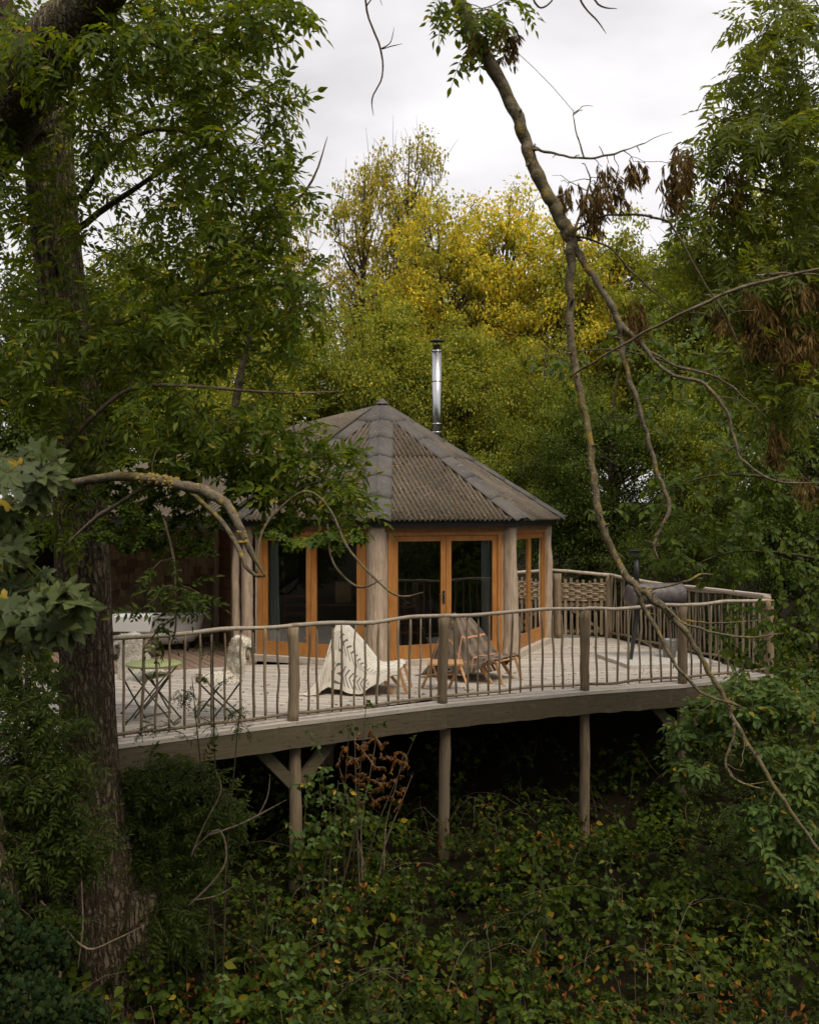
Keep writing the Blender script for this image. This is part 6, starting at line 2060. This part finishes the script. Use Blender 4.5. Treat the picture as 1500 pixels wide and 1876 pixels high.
# larger single plants standing up out of the tangle
spots = [(600, 1600, 8.8, 'leafy stem below the dried brown plant'), (760, 1560, 9.6, 'small leafy stem left of the foot of the middle support post'), (890, 1480, 11.3, 'leafy stem between the middle post and the next post to its right'),
 (1000, 1560, 9.8, 'leafy stem left of and below the right round support post'), (1130, 1560, 9.8, 'leafy stem just right of the right round support post'), (1230, 1660, 8.2, 'leafy stem under the broken tip of the hanging branch side shoot'),
 (860, 1720, 7.9, 'leafy stem in the brambles straight below the middle support post'), (690, 1760, 7.6, 'leafy stem low in the brambles, left of centre'), (520, 1700, 8.0, 'leafy stem in the brambles right of the sawn stump'),
 (980, 1800, 7.2, 'broad-leaved stem near the bottom edge, right of centre'), (1180, 1800, 7.2, 'leafy stem near the bottom edge, left of the lower right corner plants'), (1330, 1760, 7.5, 'leafy stem below the elder shrub'),
 (400, 1790, 7.5, 'leafy stem at the right foot of the big trunk'), (1430, 1640, 8.4, 'leafy stem beside the lowest tip of the hanging branch'), (480, 1560, 9.2, 'leafy stem left of the left support post foot'),
 (1400, 1830, 7.1, 'leafy stem closest to the lower right corner'), (580, 1830, 7.1, 'leafy stem at the bottom edge, between the big trunk and the centre')]
for q, (px, py, D, lab) in enumerate(spots):
    x, y = PX(px, D), D
    z = ground_z(x, y)
    hh = CZ - (py - 938) / F * D - z
    t = thing('woodland_plant', lab, 'plant', (x, y, z), 'leafy stems among the brambles')
    S = Spray(200 + q)
    for s_ in range(3):
        tip = Vector((x + random.uniform(-.18, .18), y + random.uniform(-.15, .15), z + max(.35, hh) * random.uniform(.8, 1.12)))
        mbx = MB(); k = knotty(mbx, [(Vector((x, y, z)), .006), (Vector((x, y, z)).lerp(tip, .5) + Vector((random.uniform(-.05, .05), 0, 0)), .005), (tip, .0025)], 5, 5, .1, q + s_)
        mbx.build('stem', M['twig'], t, True)
        L = (tip - Vector((x, y, z))).length
        n_ = 7
        for i in range(n_):
            p = k[min(len(k) - 1, int(len(k) * (.45 + .55 * i / n_)))][0]
            for sg in (-1, 1):
                a = i * 1.57 + (0 if sg > 0 else math.pi) + random.uniform(-.3, .3)
                S.leaf.append((np.array(p), np.array((math.cos(a), math.sin(a), random.uniform(-.5, .1))), np.array((random.gauss(0, .2), -.3, 1)), random.uniform(.055, .10) * (1.1 - .5 * i / n_)))
    S.emit(t, B_broad, M[['lf_elder', 'lf_hazel', 'lf_bramble', 'lf_fern'][q % 4]], 'leaf', 60)

# bare arching stems between the trunk and the post
bs = thing('bare_shoots', 'pale bare shoots curving up between the big trunk and the dark gap under the deck', 'plant', (PX(350, 8.6), 8.6, ground_z(PX(350, 8.6), 8.6)))
for i, pts in enumerate([[(345, 1660, 8.5, 4), (395, 1610, 8.5, 4), (415, 1570, 8.5, 4), (400, 1520, 8.5, 4), (350, 1560, 8.5, 3)], [(385, 1530, 8.6, 4), (440, 1510, 8.6, 4), (480, 1490, 8.6, 4), (525, 1465, 8.6, 2)],
        [(470, 1500, 8.6, 3), (490, 1460, 8.6, 3), (495, 1418, 8.6, 2)], [(350, 1570, 8.5, 4), (375, 1510, 8.5, 3), (405, 1450, 8.5, 3), (395, 1410, 8.5, 2)], [(350, 1650, 8.5, 3), (400, 1640, 8.5, 3), (432, 1620, 8.5, 2)],
        [(75, 1650, 7.6, 5), (110, 1690, 7.6, 5), (160, 1738, 7.6, 5), (215, 1720, 7.6, 4), (265, 1695, 7.6, 3)], [(150, 1615, 7.6, 3), (152, 1700, 7.6, 4), (142, 1780, 7.6, 3)], [(118, 1740, 7.5, 7), (108, 1800, 7.5, 8), (100, 1900, 7.5, 8)], [(0, 1515, 7.6, 6), (30, 1545, 7.6, 6), (60, 1610, 7.6, 4)]]):
    branch(pts, M['twig_pale'], bs, None, 300 + i, 5, 'shoot')
print('TRIS', sum(len(m.loops) - 2 * len(m.polygons) for m in bpy.data.meshes), 'OBJ', len(bpy.data.objects))
